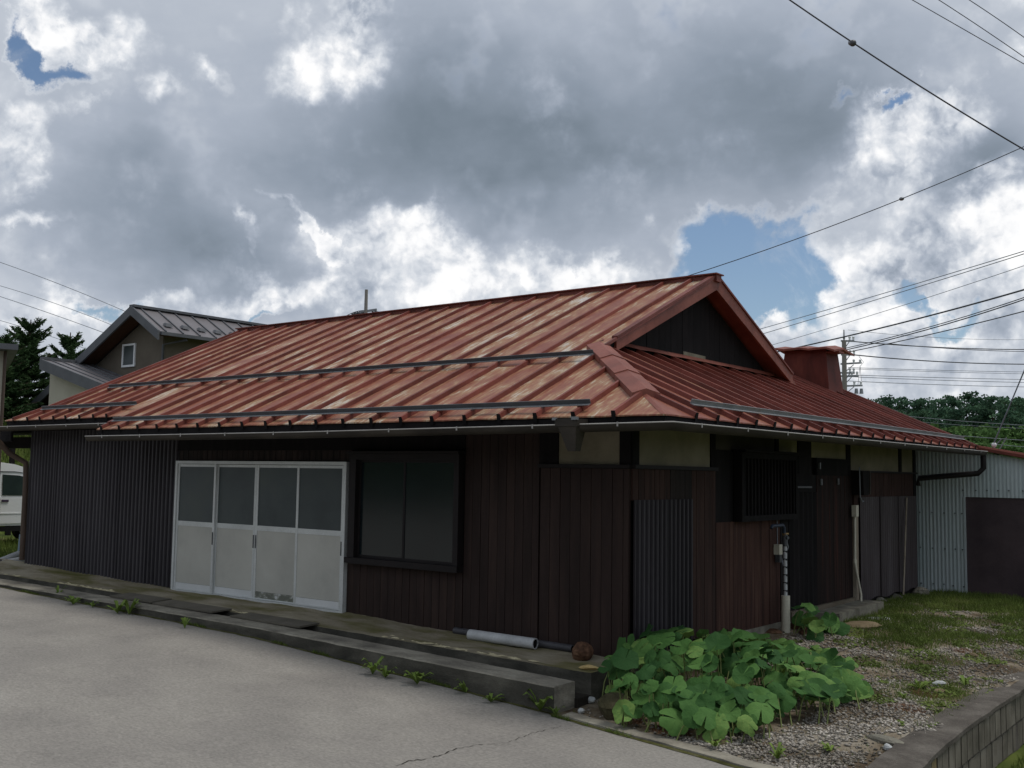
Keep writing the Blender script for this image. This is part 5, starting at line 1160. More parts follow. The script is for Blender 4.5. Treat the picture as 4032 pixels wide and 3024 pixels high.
def sB():
    x = 3.28 + rng.random() * .9; y = -.5 + rng.random() * 4.5; return (x, y, -.96, 1)
blades(9000, sB, .04, .10, 'grass', 'grass', 'grass on the lower ground beyond the retaining wall', 'grass', .8)
def sK():
    x = -12.5 + rng.random() * 15; y = -1.315 if x < 0 else yfront(x) - .02
    if math.sin(x * 3.1) + math.sin(x * 7.7 + 1) + .5 * math.sin(x * 17) < .5: return None
    return (x, y - .02 * rng.random(), zroad(x), 1)
blades(2600, sK, .012, .055, 'grass', 'grass', 'thin line of grass and moss in the joint between road and kerb', 'grass', 1.2)
def sL():
    x = -14.2 - rng.random() * 5.5; y = 0.3 + rng.random() * 4.5; return (x, y, zground(x, y) - .01, 1)
blades(8000, sL, .06, .22, 'grass', 'grass', 'grass strip in front of the parked white van', 'grass', .6, .008)
def sBk():
    x = -23 - rng.random() * 16; y = 2 + rng.random() * 15; return (x, y, zground(x, y) - .02, 1)
blades(16000, sBk, .15, .5, 'grass', 'grass', 'grass on the green bank behind the white van', 'grass', .8, .03)
# ------------------------------------------------------------------ carport, pipes and van on the left
CP = thing('carport', 'dark timber carport roof beside the left end of the farmhouse', 'carport', (-13.6, 1.0, 0))
q = lambda x, y, z: (x + 13.6, y - 1.0, z)
zb_ = onY(60, 1765, 0.2)[2]
m_ = MB(); m_.box(q(-17.5, 0.1, zb_), q(-12.42, 0.3, zb_ + .2)); part('beam', m_, 'black', CP)
m_ = MB(); m_.hexa([q(-17.5, -.32, zb_ + .26), q(-12.42, -.32, zb_ + .26), q(-12.42, 2.2, zb_ + .36), q(-17.5, 2.2, zb_ + .36)], [q(-17.5, -.32, zb_ + .32), q(-12.42, -.32, zb_ + .32), q(-12.42, 2.2, zb_ + .42), q(-17.5, 2.2, zb_ + .42)]); m_.box(q(-17.5, -.36, zb_ + .10), q(-12.44, -.325, zb_ + .33)); part('roof_sheet', m_, 'black', CP)
pp = onD(42, 1900, 28.5); m_ = MB(); m_.box(q(pp[0] - .055, pp[1] - .055, -.1), q(pp[0] + .055, pp[1] + .055, zb_ + .3)); part('post', m_, 'black', CP)
# drain pipes at the foot of the downpipe
p0 = onD(85, 2190, 19.3); p1 = onD(8, 2218, 19.0)
DP = thing('drain_pipe', 'white plastic Y-shaped drain pipe at the foot of the left downpipe', 'pipe', tuple(p0)); r_ = lambda p: tuple(np.array(p) - p0)
m_ = MB(); m_.tube([r_(onD(95, 2205, 19.3)), r_(onD(70, 2207, 19.2)), r_(p1)], .06, 12); part('lower_branch', m_, 'pvc', DP)
m_ = MB(); m_.tube([r_(onD(82, 2178, 19.5)), r_(onD(-10, 2214, 19.2))], .06, 12); part('upper_branch', m_, 'pvc', DP)
m_ = MB(); m_.tube([r_(onD(4, 2218, 19.0)), r_(onD(-12, 2219, 18.95))], .072, 12); part('socket', m_, 'pvcdark', DP)
m_ = MB(); m_.tube([r_(onD(80, 2172, 19.5)), r_(onD(87, 2105, 19.6))], .05, 12); part('sleeve', m_, 'bluegrey', DP)

# van: side on, nose to the right
vo = onD(100, 2132, 25.5); vz = 0.0
VAN = thing('van', 'small white van parked behind the carport, only its front door in view', 'van', (vo[0], vo[1], vz)); VAN.rotation_euler.z = math.pi / 2
# local: x forward (+y world), y left (-x world); right flank faces the camera at local y = -0.72
prof = [(0.62, .42), (0.60, .86), (0.36, 1.02), (-0.06, 1.52), (-0.20, 1.66), (-0.38, 1.76), (-0.7, 1.85), (-1.2, 1.91), (-2.6, 1.90), (-2.72, 1.7), (-2.75, .45)]
m_ = MB(); vs = []; n = len(prof)
for yy, inset in ((-.72, 0), (.72, 0)):
    for (x, z) in prof: vs.append((x, yy * (1 - .10 * max(0, z - 1.0)), z))
m_.add(vs, [tuple(range(n))[::1], tuple(range(n, 2 * n))[::-1]] + [(i, n + i, n + (i + 1) % n, (i + 1) % n) for i in range(n)]); body = part('body', m_, 'white', VAN)
def flank(pts, off, matn, nm, par, label=None):
    m_ = MB(); v1 = []
    for (x, z) in pts: v1.append((x, -.72 * (1 - .10 * max(0, z - 1.0)) - off, z))
    v2 = [(p[0], p[1] + off + .004, p[2]) for p in v1]; k = len(pts)
    m_.add(v1 + v2, [tuple(range(k)), tuple(range(k, 2 * k))[::-1]] + [(i, k + i, k + (i + 1) % k, (i + 1) % k) for i in range(k)]); return part(nm, m_, matn, par, label=label)
dr = flank([(0.10, .48), (0.12, 1.02), (-0.30, 1.08), (-1.02, 1.08), (-1.02, .48)], .014, 'white', 'door', VAN)
flank([(0.06, 1.06), (-0.20, 1.42), (-0.34, 1.53), (-0.60, 1.59), (-0.98, 1.61), (-0.98, 1.13), (-0.2, 1.12)], .010, 'glass_dark', 'window', VAN)
flank([(-1.1, 1.13), (-1.1, 1.61), (-2.2, 1.61), (-2.2, 1.13)], .010, 'glass_dark', 'window', VAN)
flank([(-.84, .98), (-.84, 1.03), (-1.0, 1.03), (-1.0, .98)], .03, 'purple', 'handle', dr)
flank([(0.08, .70), (0.08, .73), (-2.6, .73), (-2.6, .70)], .022, 'white', 'crease', VAN)
flank([(-.46, 1.655), (-.7, 1.685), (-2.6, 1.69), (-2.6, 1.68), (-.7, 1.672)], .012, 'steel', 'roof_rail', VAN)
m_ = MB(); m_.hexa([(0.34, -.64, 1.05), (0.34, .64, 1.05), (-.03, .58, 1.50), (-.03, -.58, 1.50)][::-1], [(0.36, -.64, 1.06), (0.36, .64, 1.06), (-.01, .58, 1.51), (-.01, -.58, 1.51)][::-1]); part('windscreen', m_, 'glass_dark', VAN)
flank([(0.62, .30), (0.62, .42), (-2.75, .42), (-2.75, .30)], .002, 'carblack', 'underbody', VAN)
for (x) in (.28, -2.15):
    for sy_ in (-.66, .66):
        m_ = MB(); m_.tube([(x, sy_ - .08, .27), (x, sy_ + .08, .27)], .27, 18); w_ = part('wheel', m_, 'carblack', VAN)
        m_ = MB(); m_.tube([(x, sy_ - .085, .27), (x, sy_ + .085, .27)], .16, 14); part('rim', m_, 'galv', w_)
        if sy_ < 0: flank([(x - .36, .30), (x - .30, .56), (x, .66), (x + .28, .56), (x + .33, .30)], .012, 'carblack', 'wheel_arch', VAN)
m_ = MB(); m_.box((.10, -.86, 1.05), (.2, -.74, 1.25)); part('mirror', m_, 'carblack', VAN)
m_ = MB(); m_.tube([(-.35, -.35, 1.12), (-.30, -.35, 1.30)], .15, 12); part('steering_wheel', m_, 'carblack', VAN)

# neighbour's house: brown-grey gable with charcoal roof
yn = 12.0
NB = thing('neighbour_house', 'brown-grey rendered house with charcoal metal roof and one white-framed window', 'house', (-28.7, 12, 0))
q = lambda p: (p[0] + 28.7, p[1] - 12, p[2])
A = onY(516, 1208, yn); Rr = onY(620, 1302, yn); Ll = onY(60, 1645, yn)
sR = (A[2] - Rr[2]) / (Rr[0] - A[0]); sL_ = (A[2] - Ll[2]) / (A[0] - Ll[0]); dep = 14.0
xr_ = Rr[0] - .75; xl_ = Ll[0] + 1.0
m_ = MB(); pts = [(xl_, -.2), (xr_, -.2), (xr_, A[2] - .25 - sR * (xr_ - A[0])), (A[0], A[2] - .25), (xl_, A[2] - .25 - sL_ * (A[0] - xl_))]
vs = [q((x, yn + .75, z)) for x, z in pts] + [q((x, yn + dep, z)) for x, z in pts]; m_.add(vs, [(0, 1, 2, 3, 4), (9, 8, 7, 6, 5)] + [(i, i + 5, (i + 1) % 5 + 5, (i + 1) % 5) for i in range(5)]); part('wall', m_, 'nbwall', NB)
def slab(a, b, th, y0, y1, matn, nm, par):
    m_ = MB(); m_.hexa([q((a[0], y0, a[2] - th)), q((b[0], y0, b[2] - th)), q((b[0], y1, b[2] - th)), q((a[0], y1, a[2] - th))], [q((a[0], y0, a[2])), q((b[0], y0, b[2])), q((b[0], y1, b[2])), q((a[0], y1, a[2]))]); return part(nm, m_, matn, par)
rR = slab(A, Rr, .10, yn + .06, yn + dep, 'nbroof', 'roof_slope', NB); rL = slab(Ll, A, .10, yn + .06, yn + dep, 'nbroof', 'roof_slope', NB)
A2 = A + np.array([0, 0, .04]); slab(A2, Rr + np.array([.05, 0, .02]), .34, yn - .02, yn + .058, 'nbtrim', 'bargeboard', NB); slab(Ll, A2, .34, yn - .02, yn + .058, 'nbtrim', 'bargeboard', NB)
slab(A - np.array([0, 0, .14]), Rr - np.array([0, 0, .14]), .03, yn + .07, yn + .76, 'nbsoffit', 'soffit', NB); slab(Ll - np.array([0, 0, .14]), A - np.array([0, 0, .14]), .03, yn + .07, yn + .76, 'nbsoffit', 'soffit', NB)
for k in range(15):
    y = yn + .35 + k * .72; m_ = MB(); m_.bar(q((A[0], y, A[2])), q((Rr[0], y, Rr[2])), .05, .045); rb = part('seam', m_, 'nbtrim', rR)
    xx = Rr[0] - .42; zz = Rr[2] + sR * .42; m_ = MB()
    y2 = y + .36; m_.hexa([q((xx - .12, y2 - .16, zz + .10)), q((xx + .1, y2 - .16, zz - .0)), q((xx + .1, y2 + .16, zz)), q((xx - .12, y2 + .16, zz + .10))], [q((xx - .06, y2 - .10, zz + .16)), q((xx + .04, y2 - .10, zz + .12)), q((xx + .04, y2 + .10, zz + .12)), q((xx - .06, y2 + .10, zz + .16))]); part('snow_stop', m_, 'nbtrim', rR)
m_ = MB(); m_.bar(q((A[0], yn + .02, A[2] + .0)), q((A[0], yn + dep, A[2])), .3, .09); part('ridge_cap', m_, 'nbtrim', NB)
m_ = MB(); m_.bar(q((Rr[0] + .08, yn + .1, Rr[2] - .14)), q((Rr[0] + .08, yn + dep, Rr[2] - .14)), .12, .12); part('gutter', m_, 'nbtrim', NB)
m_ = MB(); m_.tube([q((Rr[0] + .05, yn + 1.2, Rr[2] - .2)), q((xr_ + .06, yn + .72, Rr[2] - .38)), q((xr_ + .06, yn + .70, 1.0))], .05, 8); part('downpipe', m_, 'steel', NB)
w0 = onY(487, 1357, yn + .75); w1 = onY(533, 1443, yn + .75); yb = yn + .75; f = .075
m_ = MB(); m_.box(q((w0[0], yb - .06, w1[2])), q((w1[0], yb - .001, w1[2] + f))); m_.box(q((w0[0], yb - .06, w0[2] - f)), q((w1[0], yb - .001, w0[2]))); m_.box(q((w0[0], yb - .06, w1[2] + f)), q((w0[0] + f, yb - .001, w0[2] - f))); m_.box(q((w1[0] - f, yb - .06, w1[2] + f)), q((w1[0], yb - .001, w0[2] - f)))
nw = part('window', m_, 'white', NB); m_ = MB(); m_.box(q((w0[0] + f, yb - .03, w1[2] + f)), q((w1[0] - f, yb - .002, w0[2] - f))); part('pane', m_, 'frost', nw)
# cream annex in front with a lean-to roof
ya_ = 10.6; TL = onY(160, 1415, ya_); BR = onY(455, 1535, ya_); sl_ = (TL[2] - BR[2]) / (BR[0] - TL[0])
wl_ = onY(196, 1500, ya_ + .5)[0]; wr_ = BR[0] + .6
AN = part('annex_wall', (lambda m_: m_.add([q((wl_, ya_ + .5, -.2)), q((wr_, ya_ + .5, -.2)), q((wr_, ya_ + .5, TL[2] - .3 - sl_ * (wr_ - TL[0]))), q((wl_, ya_ + .5, TL[2] - .3 - sl_ * (wl_ - TL[0]))), q((wl_, yn + 1.2, -.2)), q((wr_, yn + 1.2, -.2)), q((wr_, yn + 1.2, TL[2] - .3 - sl_ * (wr_ - TL[0]))), q((wl_, yn + 1.2, TL[2] - .3 - sl_ * (wl_ - TL[0])))], [(0, 1, 2, 3), (7, 6, 5, 4), (0, 4, 5, 1), (1, 5, 6, 2), (2, 6, 7, 3), (3, 7, 4, 0)]))(MB()), 'nbcream', NB)
BR2 = BR + np.array([.9, 0, -.9 * sl_]); rA = slab(TL, BR2, .09, ya_ + .07, yn + 1.5, 'nbroof', 'annex_roof', NB); slab(TL + np.array([-.03, 0, .03]), BR2 + np.array([0, 0, .03]), .40, ya_ - .02, ya_ + .068, 'nbtrim', 'bargeboard', NB)
for k in range(6):
    y = ya_ + .35 + k * .42; m_ = MB(); m_.bar(q((TL[0], y, TL[2])), q((BR2[0], y, BR2[2])), .04, .035); part('seam', m_, 'nbtrim', rA)
m_ = MB(); m_.bar(q((TL[0], ya_ + .02, TL[2])), q((TL[0], yn + 1.5, TL[2])), .16, .10); part('ridge_cap', m_, 'nbtrim', NB)
# sliver of another building at the far left edge (its wall runs away from the camera)
e0 = onD(9, 1500, 24.0); vd = Vector((e0[0] - CAMC[0], e0[1] - CAMC[1], 0)).normalized()
SB = thing('storehouse', 'cream walled building with dark eave at the extreme left edge', 'building', (e0[0], e0[1], 0)); SB.rotation_euler.z = math.atan2(vd.y, vd.x) - math.pi / 2 + 0.03
zt = onD(4, 1378, 24.0)[2]; m_ = MB(); m_.box((-5, 0, -.2), (0, 5, zt)); part('wall', m_, 'nbcream', SB)
ze0, ze1 = onD(30, 1378, 23.6)[2], onD(30, 1352, 23.6)[2]; xe = .27
m_ = MB(); m_.hexa([(-5.5, -.5, ze0 + .02), (xe, -.5, ze0 + .02), (xe, 5.4, ze0 + .02), (-5.5, 5.4, ze0 + .02)], [(-5.5, -.5, ze1 + .05), (xe, -.5, ze1), (xe, 5.4, ze1), (-5.5, 5.4, ze1 + .05)]); part('roof', m_, 'nbtrim', SB)
m_ = MB(); m_.tube([(.03, -.06, 0), (.03, -.06, zt)], .035, 8); part('downpipe', m_, 'brownpipe', SB)

# ------------------------------------------------------------------ trees
def quads(c, nrm_rand, size, asp=1.0):
    n = len(c); a = rng.normal(size=(n, 3)); a /= np.linalg.norm(a, axis=1)[:, None]; b = rng.normal(size=(n, 3)); b -= a * (a * b).sum(1)[:, None]; b /= np.linalg.norm(b, axis=1)[:, None]
    sz = (size * (.6 + .8 * rng.random(n)))[:, None]
    v = np.stack([c - a * sz - b * sz * asp, c + a * sz - b * sz * asp * .6, c + a * sz * .8 + b * sz * asp, c - a * sz * .7 + b * sz * asp * .8], 1).reshape(-1, 3)
    return v, np.arange(4 * n).reshape(-1, 4)
def pine_crown(seed, h, r, matn, base=.35, nb=46, per=60, leaf=.17):
    g = np.random.default_rng(seed); cs = []
    for i in range(nb):
        t = base + (1 - base) * (i + .5) / nb; prof_ = (1 - ((t - .62) / .46) ** 2) ** .5 if abs(t - .62) < .46 else .12
        a = g.random() * 6.28; rr = r * max(.14, prof_) * (.35 + .65 * g.random()); c = np.array([rr * math.cos(a), rr * math.sin(a), h * t]); k = r * (.26 + .20 * g.random())
        d = g.normal(size=(per, 3)); d /= np.linalg.norm(d, axis=1)[:, None]; cs.append(c + d * (g.random((per, 1)) ** .4) * k * np.array([1.15, 1.15, .55]))
    v, f = quads(np.concatenate(cs), g, leaf); return fastmesh('crown', v, f, matn)
def trunk_mesh(h, r):
    m_ = MB(); m_.tube([(0, 0, -.3), (.02 * h, 0, h * .5), (.01 * h, .01 * h, h * .97)], [r, r * .7, r * .2], 8)
    for k in range(7):
        a = k * 2.4; z = h * (.42 + .07 * k); m_.tube([(.015 * h, 0, z), (math.cos(a) * h * .12, math.sin(a) * h * .12, z + h * .05)], [r * .3, r * .08], 5)
    return m_.mesh('trunk', 'bark')
PV = [pine_crown(300 + i, 17, 3.0, 'pine') for i in range(4)]; TKM = trunk_mesh(17, .26)
BV = [pine_crown(320 + i, 8, 3.6, 'bush', .08, 50, 60, .2) for i in range(3)]; BKM = trunk_mesh(8, .2)
DT = 185.0
pines = [(3385, 1590), (3440, 1572), (3480, 1562), (3535, 1572), (3590, 1566), (3640, 1580), (3690, 1572), (3745, 1560), (3800, 1568), (3845, 1546), (3900, 1560), (3950, 1568), (3990, 1562), (4030, 1572), (4085, 1560), (3460, 1610), (3560, 1620), (3660, 1615), (3760, 1610), (3870, 1605), (3970, 1612), (4060, 1610)]
ORD = 'first second third fourth fifth sixth seventh eighth ninth tenth eleventh twelfth thirteenth fourteenth fifteenth'.split()
for i, (u, v) in enumerate(pines):
    p = onD(u, v, DT + (i % 5) * 4 - (14 if i > 14 else 0)); h = p[2] + .3; sc = h / 17.2
    t = thing('pine_tree', (ORD[i] + ' pine from the left on the skyline of the distant trees beyond the shed' if i < 15 else ORD[i - 15] + ' pine from the left in the row just below the distant skyline pines'), 'tree', (p[0], p[1], -.3), 'distant pines beyond the shed' if i < 15 else 'front row of distant pines')
    c = link('crown', PV[i % 4], t); c2 = link('trunk', TKM, t); wd = sc * random.uniform(.85, 1.15); c.scale = (wd, wd, sc); c2.scale = (sc, sc, sc); c.rotation_euler.z = random.uniform(0, 6.28)
bushes = [(3500, 1690), (3570, 1680), (3630, 1700), (3690, 1680), (3740, 1695), (3800, 1685), (3850, 1700), (3910, 1680), (3960, 1695), (4020, 1685), (4070, 1690), (3700, 1740), (3770, 1750), (3840, 1745), (3900, 1755), (3960, 1750), (4030, 1755), (4075, 1750)]
for i, (u, v) in enumerate(bushes):
    near = i > 10; p = onD(u, v, (150 if near else 166) + (i % 3) * 3); h = p[2] + .6; sc = h / 8.2
    t = thing('broadleaf_tree', (ORD[i - 11] + ' light green tree from the left in the lowest row of the distant trees' if near else ORD[i] + ' bushy green tree from the left below the distant pines'), 'tree', (p[0], p[1], -.6), 'low light green trees beyond the shed' if near else 'bushy trees below the distant pines')
    c = link('crown', BV[i % 3], t); c2 = link('trunk', BKM, t); k = max(.9, sc) * random.uniform(.9, 1.1); c.scale = (k, k, sc); c2.scale = (sc, sc, sc); c.rotation_euler.z = random.uniform(0, 6.28)
# the wood on the far side of the road, behind the viewpoint: what the glazing reflects
g_ = np.random.default_rng(55); cs = []
for i in range(46):
    x = -62 + i * 2.1 + g_.normal() * .8; y = -34 + g_.normal() * 2.5; hh = 6.5 + 2.8 * g_.random()
    d = g_.normal(size=(300, 3)); d /= np.linalg.norm(d, axis=1)[:, None]; cs.append(np.array([x, y, hh * .5 - .6]) + d * (g_.random((300, 1)) ** .35) * np.array([2.1, 2.1, hh * .5]))
v_, f_ = quads(np.concatenate(cs), g_, .34); stuff('woodland', fastmesh('woodland', v_, f_, 'bush'), 'green wood along the far side of the road', 'woodland')
def spruce(seed, h, r, nwh=24):
    g = np.random.default_rng(seed); cs = []; ds = []; bm_ = MB(); bm_.tube([(0, 0, -.5), (0, 0, h * .6), (.03, 0, h)], [.2, .12, .02], 7)
    for i in range(nwh):
        t = .06 + .93 * i / nwh; z = h * (t + g.normal() * .008); L0 = r * (1 - t) ** .8 + .24; nb = 9 if t < .8 else 5; a0 = g.random() * 6.28
        for k in range(nb):
            a = a0 + 6.28 * k / nb + g.normal() * .2; l = L0 * (.55 + .6 * g.random()); up = .08 + .75 * max(0, (t - .62) / .38) ** 1.3; pts = []
            for q_ in np.linspace(.08, 1, 9):
                x = l * q_; zz = z + up * l * q_ - (.35 * max(0, 1 - t)) * l * q_ * q_ * .6 + .12 * l * q_ ** 3; pts.append((x * math.cos(a), x * math.sin(a), zz))
            bm_.tube([pts[0], pts[4], pts[8]], [.03, .02, .01], 4, cap=False)
            d0 = np.array(pts[8]) - np.array(pts[4]); d0 /= np.linalg.norm(d0); sd = np.array([-math.sin(a), math.cos(a), 0])
            for q_, p_ in zip(np.linspace(.08, 1, 9), pts):
                m = int((26 if t < .70 else 26 - 55 * (t - .70)) * (1.15 - .4 * q_)); w = (.26 * l * (1.1 - q_) + .07); o_ = g.uniform(-1, 1, m); pos = np.array(p_) + sd * (o_ * w)[:, None] + d0 * (g.uniform(-.06, .06, m) * l)[:, None] + np.array([0, 0, -1]) * (np.abs(g.normal(size=m)) * .06 + .05 * np.abs(o_))[:, None]
                cs.append(pos); ds.append(d0 * .8 + sd * (np.sign(o_) * .75)[:, None] + g.normal(size=(m, 3)) * .35)
    c = np.concatenate(cs); d = np.concatenate(ds); d /= np.linalg.norm(d, axis=1)[:, None]; n = len(c)
    b = g.normal(size=(n, 3)) + np.array([0, 0, .2]); b -= d * (d * b).sum(1)[:, None]; b /= np.linalg.norm(b, axis=1)[:, None]; ln = (.085 + .07 * g.random(n))[:, None]; wd = (.020 + .014 * g.random(n))[:, None]
    v = np.stack([c - d * ln - b * wd, c + d * ln - b * wd * .3, c + d * ln + b * wd * .3, c - d * ln + b * wd], 1).reshape(-1, 3)
    return fastmesh('crown', v, np.arange(4 * n).reshape(-1, 4), 'spruce'), bm_.mesh('trunk', 'bark')
for i, (u, v, dist, rr_, lb) in enumerate(((120, 1268, 44, 3.4, 'tall dark spruce with bare spiky top left of the neighbour house'), (276, 1318, 46, 2.6, 'smaller spruce just left of the neighbour house gable'), (10, 1330, 42, 3.2, 'dark spruce at the far left behind the cream building'))):
    p = onD(u, v, dist); cm, tm = spruce(400 + i, p[2] + .5, rr_); t = thing('spruce_tree', lb, 'tree', (p[0], p[1], -.4), 'spruces behind the neighbour house'); link('crown', cm, t); link('trunk', tm, t)

# ------------------------------------------------------------------ utility poles and wires
pb_ = onD(3324, 1400, 58.0); ptop = onD(3323, 1297, 58.0)[2]
UP = thing('utility_pole', 'concrete utility pole with crossarms rising behind the roof vent', 'utility pole', (pb_[0], pb_[1], -.3))
zU = lambda v: onD(3324, v, 58.0)[2] + .3
camr = Vector((CAMR[0][0], CAMR[0][1], 0)).normalized()
m_ = MB(); m_.tube([(0, 0, 0), (0, 0, zU(1340))], [.17, .12], 12); part('shaft', m_, 'polec', UP)
m_ = MB(); m_.tube([(0, 0, zU(1340)), (0, 0, zU(1297))], [.05, .03], 6); m_.sphere((0, 0, zU(1330)), .07); part('finial', m_, 'galv', UP)
PXM = 58.0 / F_PX
for (v, ul, ur, tilt) in ((1345, -12, 40, 0), (1400, -12, 42, 0), (1437, -14, 68, 12), (1472, -18, 40, 0), (1485, -14, 54, 0), (1524, 0, 70, 6)):
    a = camr * (ul * PXM); b = camr * (ur * PXM); m_ = MB(); z = zU(v); m_.bar((a.x, a.y, z), (b.x, b.y, z + tilt * PXM * .5), .09, .09); ca = part('crossarm', m_, 'galv', UP)
    c = camr * (ur * .2 * PXM); m_ = MB(); d = camr * (ur * .55 * PXM); m_.bar((0, 0, z - .45), (d.x, d.y, z), .04, .04); part('brace', m_, 'galv', ca)
    for f_ in (.55, .92):
        c = camr * (ur * f_ * PXM); m_ = MB(); m_.tube([(c.x, c.y, z + .09), (c.x, c.y, z + .28)], [.06, .045], 8); m_.sphere((c.x, c.y, z + .25), .075, 8, 5); part('insulator', m_, 'porcelain', ca)
for dx in (46, 66):
    c = camr * (dx * PXM); m_ = MB(); z = zU(1530); m_.tube([(c.x, c.y, z), (c.x, c.y, z - .28)], [.08, .11], 10); part('fuse_holder', m_, 'galv', UP)
m_ = MB(); m_.tube([tuple(camr * (62 * PXM) + Vector((0, 0, zU(1440)))), tuple(camr * (52 * PXM) + Vector((0, 0, zU(1520))))], .012, 4); m_.tube([tuple(camr * (62 * PXM) + Vector((0, 0, zU(1440)))), tuple(camr * (68 * PXM) + Vector((0, 0, zU(1520))))], .012, 4); m_.tube([tuple(camr * (58 * PXM) + Vector((0, 0, zU(1402)))), tuple(camr * (76 * PXM) + Vector((0, 0, zU(1425)))), tuple(camr * (64 * PXM) + Vector((0, 0, zU(1440))))], .012, 4); part('jumper', m_, 'wirepale', UP)
pl_ = onD(1440, 1240, 50.0)
U2 = thing('utility_pole', 'plain grey utility pole top with drooping lines showing above the red ridge', 'utility pole', (pl_[0], pl_[1], -.3))
z2 = lambda v: onD(1440, v, 50.0)[2] + .3; PX2 = 50.0 / F_PX
m_ = MB(); m_.tube([(0, 0, 0), (0, 0, z2(1139))], [.17, .075], 10); part('shaft', m_, 'polec', U2)
m_ = MB(); a = camr * (-26 * PX2); b = camr * (44 * PX2); m_.bar((a.x, a.y, z2(1234)), (b.x, b.y, z2(1222)), .1, .1); ca = part('crossarm', m_, 'galv', U2)
for k, f_ in enumerate((-50, -38, -26, -12, 30, 44, 56, 66)):
    c = camr * (f_ * PX2); m_ = MB(); zz = z2(1230 + abs(f_ - 8) * .14); m_.sphere((c.x, c.y, zz), .085, 8, 5); m_.tube([(c.x, c.y, zz), (c.x * .8, c.y * .8, zz + .1)], .03, 5); part('insulator', m_, 'steel', ca)
def wire(label, pts, depth, px_, matn='wire', sag=0.0, group=None, depth2=None, name='power_line'):
    d2 = depth2 or depth; P_ = []; n = 14; (u0, v0), (u1, v1) = pts[0], pts[-1]
    for i in range(n + 1):
        t = i / n
        if len(pts) == 2: u, v = u0 + (u1 - u0) * t, v0 + (v1 - v0) * t
        else:
            us = [p_[0] for p_ in pts]; c = np.polyfit(us, [p_[1] for p_ in pts], 2); u = u0 + (u1 - u0) * t; v = float(np.polyval(c, u))
        P_.append(onD(u, v, depth + (d2 - depth) * t))
    def off(u, v): return u < 0 or u > IW or v < 0
    if off(u0, v0): P_.insert(0, P_[0] + (P_[0] - P_[1]) / np.linalg.norm(P_[0] - P_[1]) * 25)      # the span goes on beyond the frame
    if off(u1, v1): P_.append(P_[-1] + (P_[-1] - P_[-2]) / np.linalg.norm(P_[-1] - P_[-2]) * 25)
    o = np.mean(P_, axis=0); r = 0.78 * px_ * (depth + d2) / 2 / F_PX / 2; m_ = MB(); m_.tube([tuple(p_ - o) for p_ in P_], r, 5); x = part(name, m_, matn, None, tuple(o)); tag(x, label, 'power line', group); return x
w = wire('thick overhead cable crossing the upper right corner, with a large knob insulator', [(2950, -112), (3358, 170), (3700, 386), (4132, 648)], 14, 8)
kn = onD(3358, 170, 14); KN = thing('insulator', 'large knob insulator on the thick overhead cable at upper right', 'insulator', tuple(kn)); m_ = MB(); m_.sphere((0, 0, 0), .048, 10, 6, (1, 1, .9)); part('knob', m_, 'steel', KN); m_ = MB(); m_.sphere((-.03, 0, .015), .036, 8, 5); part('knob', m_, 'galv', KN)
wire('long thin wire from the gable peak up to the right edge', [(2560, 1133), (3550, 783), (4140, 528)], 16, 4.5, depth2=15)
kn = onD(3550, 783, 15.4); KN = thing('insulator', 'small bead insulator on the thin wire above the gable', 'insulator', tuple(kn)); m_ = MB(); m_.sphere((0, 0, 0), .03, 10, 6, (1.3, 1, .9)); part('knob', m_, 'galv', KN)
for lb, pts in (('thin wire at top right, lowest of the three near the corner', [(3540, -30), (3780, 107), (4132, 310)]), ('thin wire at top right, middle of the three near the corner', [(3650, -30), (3850, 100), (4132, 295)]), ('thin wire at top right, nearest the corner', [(3770, -30), (3900, 55), (4132, 220)])):
    wire(lb, pts, 22, 4.2, group='three thin wires at top right')
R5 = [('pale thin wire over the vent, uppermost of the slanting lines', [(2900, 1322), (3500, 1149), (4132, 958)], 4, 'wirepale'), ('pale thin wire just below the uppermost slanting line', [(2900, 1345), (3500, 1165), (4132, 968)], 4, 'wirepale'), ('faint thin wire, third of the slanting lines above the vent', [(3000, 1370), (3500, 1220), (4132, 1012)], 3, 'wirepale'),
      ('thickest black slanting cable passing just above the vent cap', [(2950, 1408), (3253, 1344), (3600, 1258), (4132, 1112)], 8, 'wire'), ('paired black slanting cable, upper strand', [(3000, 1435), (3330, 1376), (3700, 1272), (4132, 1138)], 4.5, 'wire'), ('paired black slanting cable, lower strand', [(3000, 1440), (3330, 1383), (3700, 1280), (4132, 1146)], 5.5, 'wire'), ('lowest black slanting cable ending at the utility pole', [(3000, 1448), (3335, 1391), (3700, 1305), (4132, 1200)], 5, 'wire')]
for lb, pts, px_, mt in R5: wire(lb, pts, 57, px_, mt, depth2=36, group='slanting lines above the vent')
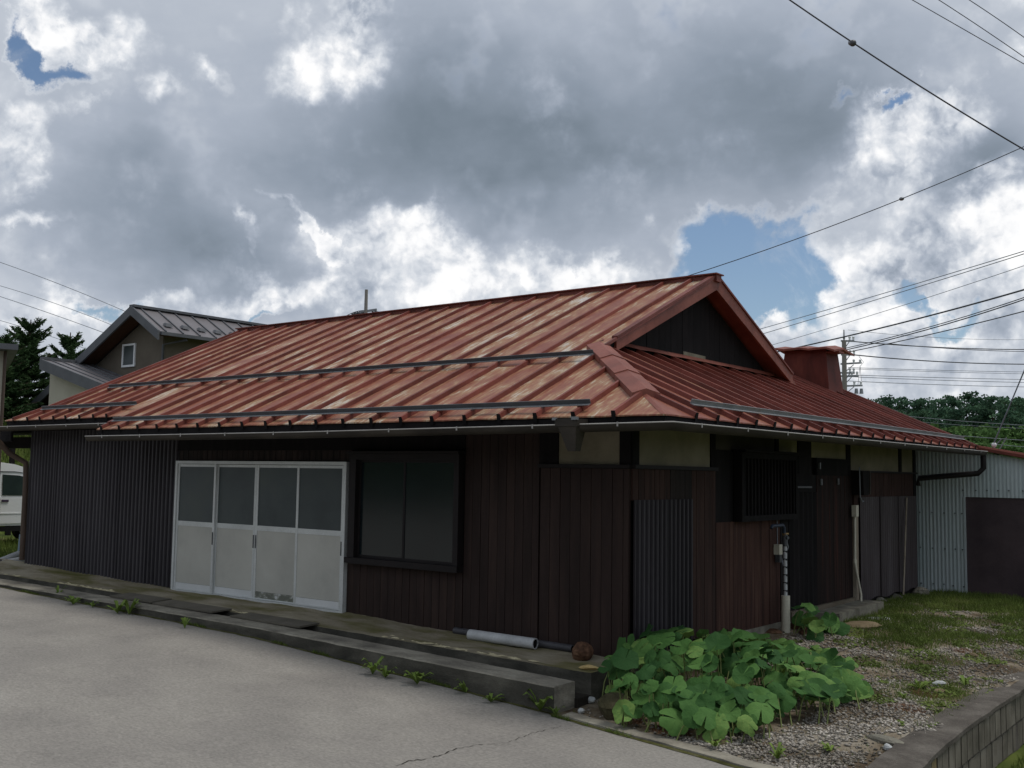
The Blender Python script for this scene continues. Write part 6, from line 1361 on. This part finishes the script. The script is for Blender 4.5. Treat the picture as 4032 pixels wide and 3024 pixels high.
R6 = [('nearly level cable from the top crossarm to the right edge', [(3331, 1342), (3700, 1368), (4132, 1376)], 5, 'wire'), ('second nearly level cable just under the top crossarm cable', [(3500, 1353), (3700, 1370), (4132, 1385)], 3.5, 'wire'), ('nearly level cable from the second crossarm to the right edge', [(3331, 1394), (3700, 1424), (4132, 1434)], 5.5, 'wire'),
      ('faint level wire at the height of the pole top', [(3340, 1299), (3700, 1330), (4132, 1336)], 2, 'wirepale'), ('faint level wire above the trees, uppermost', [(3340, 1447), (3700, 1458), (4132, 1466)], 2.6, 'wirepale'), ('faint level wire above the trees, second', [(3340, 1452), (3700, 1464), (4132, 1474)], 2.2, 'wirepale'), ('faint level wire above the trees, third', [(3340, 1476), (3700, 1487), (4132, 1496)], 3, 'wirepale'), ('faint level wire above the trees, fourth', [(3340, 1483), (3700, 1497), (4132, 1508)], 3, 'wirepale'), ('faint level wire above the trees, lowest', [(3340, 1500), (3700, 1515), (4132, 1525)], 3, 'wirepale')]
for lb, pts, px_, mt in R6: wire(lb, pts, 58, px_, mt, depth2=70, group='level lines from the right utility pole')
R7 = [('wire crossing in front of the distant trees, uppermost', [(3540, 1636), (3800, 1659), (4132, 1680)], 2.6), ('wire crossing in front of the distant trees, second', [(3630, 1662), (3850, 1678), (4132, 1690)], 2.2), ('wire crossing in front of the distant trees, third', [(3795, 1717), (3900, 1725), (4132, 1740)], 3), ('wire crossing in front of the distant trees, lowest', [(3900, 1748), (4000, 1757), (4132, 1765)], 3)]
for lb, pts, px_ in R7: wire(lb, pts, 70, px_, 'wirepale', group='lines in front of the distant trees')
R8 = [('faint wire at left, lowest, above the spruces', [(-60, 1245), (120, 1298), (380, 1390)], 2.6), ('faint wire at left, second from the bottom', [(-60, 1148), (180, 1228), (430, 1318)], 3), ('faint wire at left, third from the bottom', [(-60, 1108), (180, 1182), (470, 1292)], 2.6), ('faint wire at left, uppermost, ending at the neighbour roof', [(-60, 1012), (180, 1098), (520, 1238)], 3)]
for lb, pts, px_ in R8: wire(lb, pts, 60, px_, 'wirepale', group='faint wires at left')
wire('steep pale service wire dropping to the shed roof corner at right', [(4060, 1395), (3912, 1750)], 18, 7, 'bluegrey', depth2=19.4)
for lb, pts in (('thin drooping line left of the pole above the red ridge', [(1360, 1246), (1400, 1228), (1440, 1222)]), ('thin drooping line right of the pole above the red ridge', [(1440, 1222), (1490, 1228), (1540, 1243)])): wire(lb, pts, 50, 4, 'wire', group='lines drooping from the pole above the ridge')
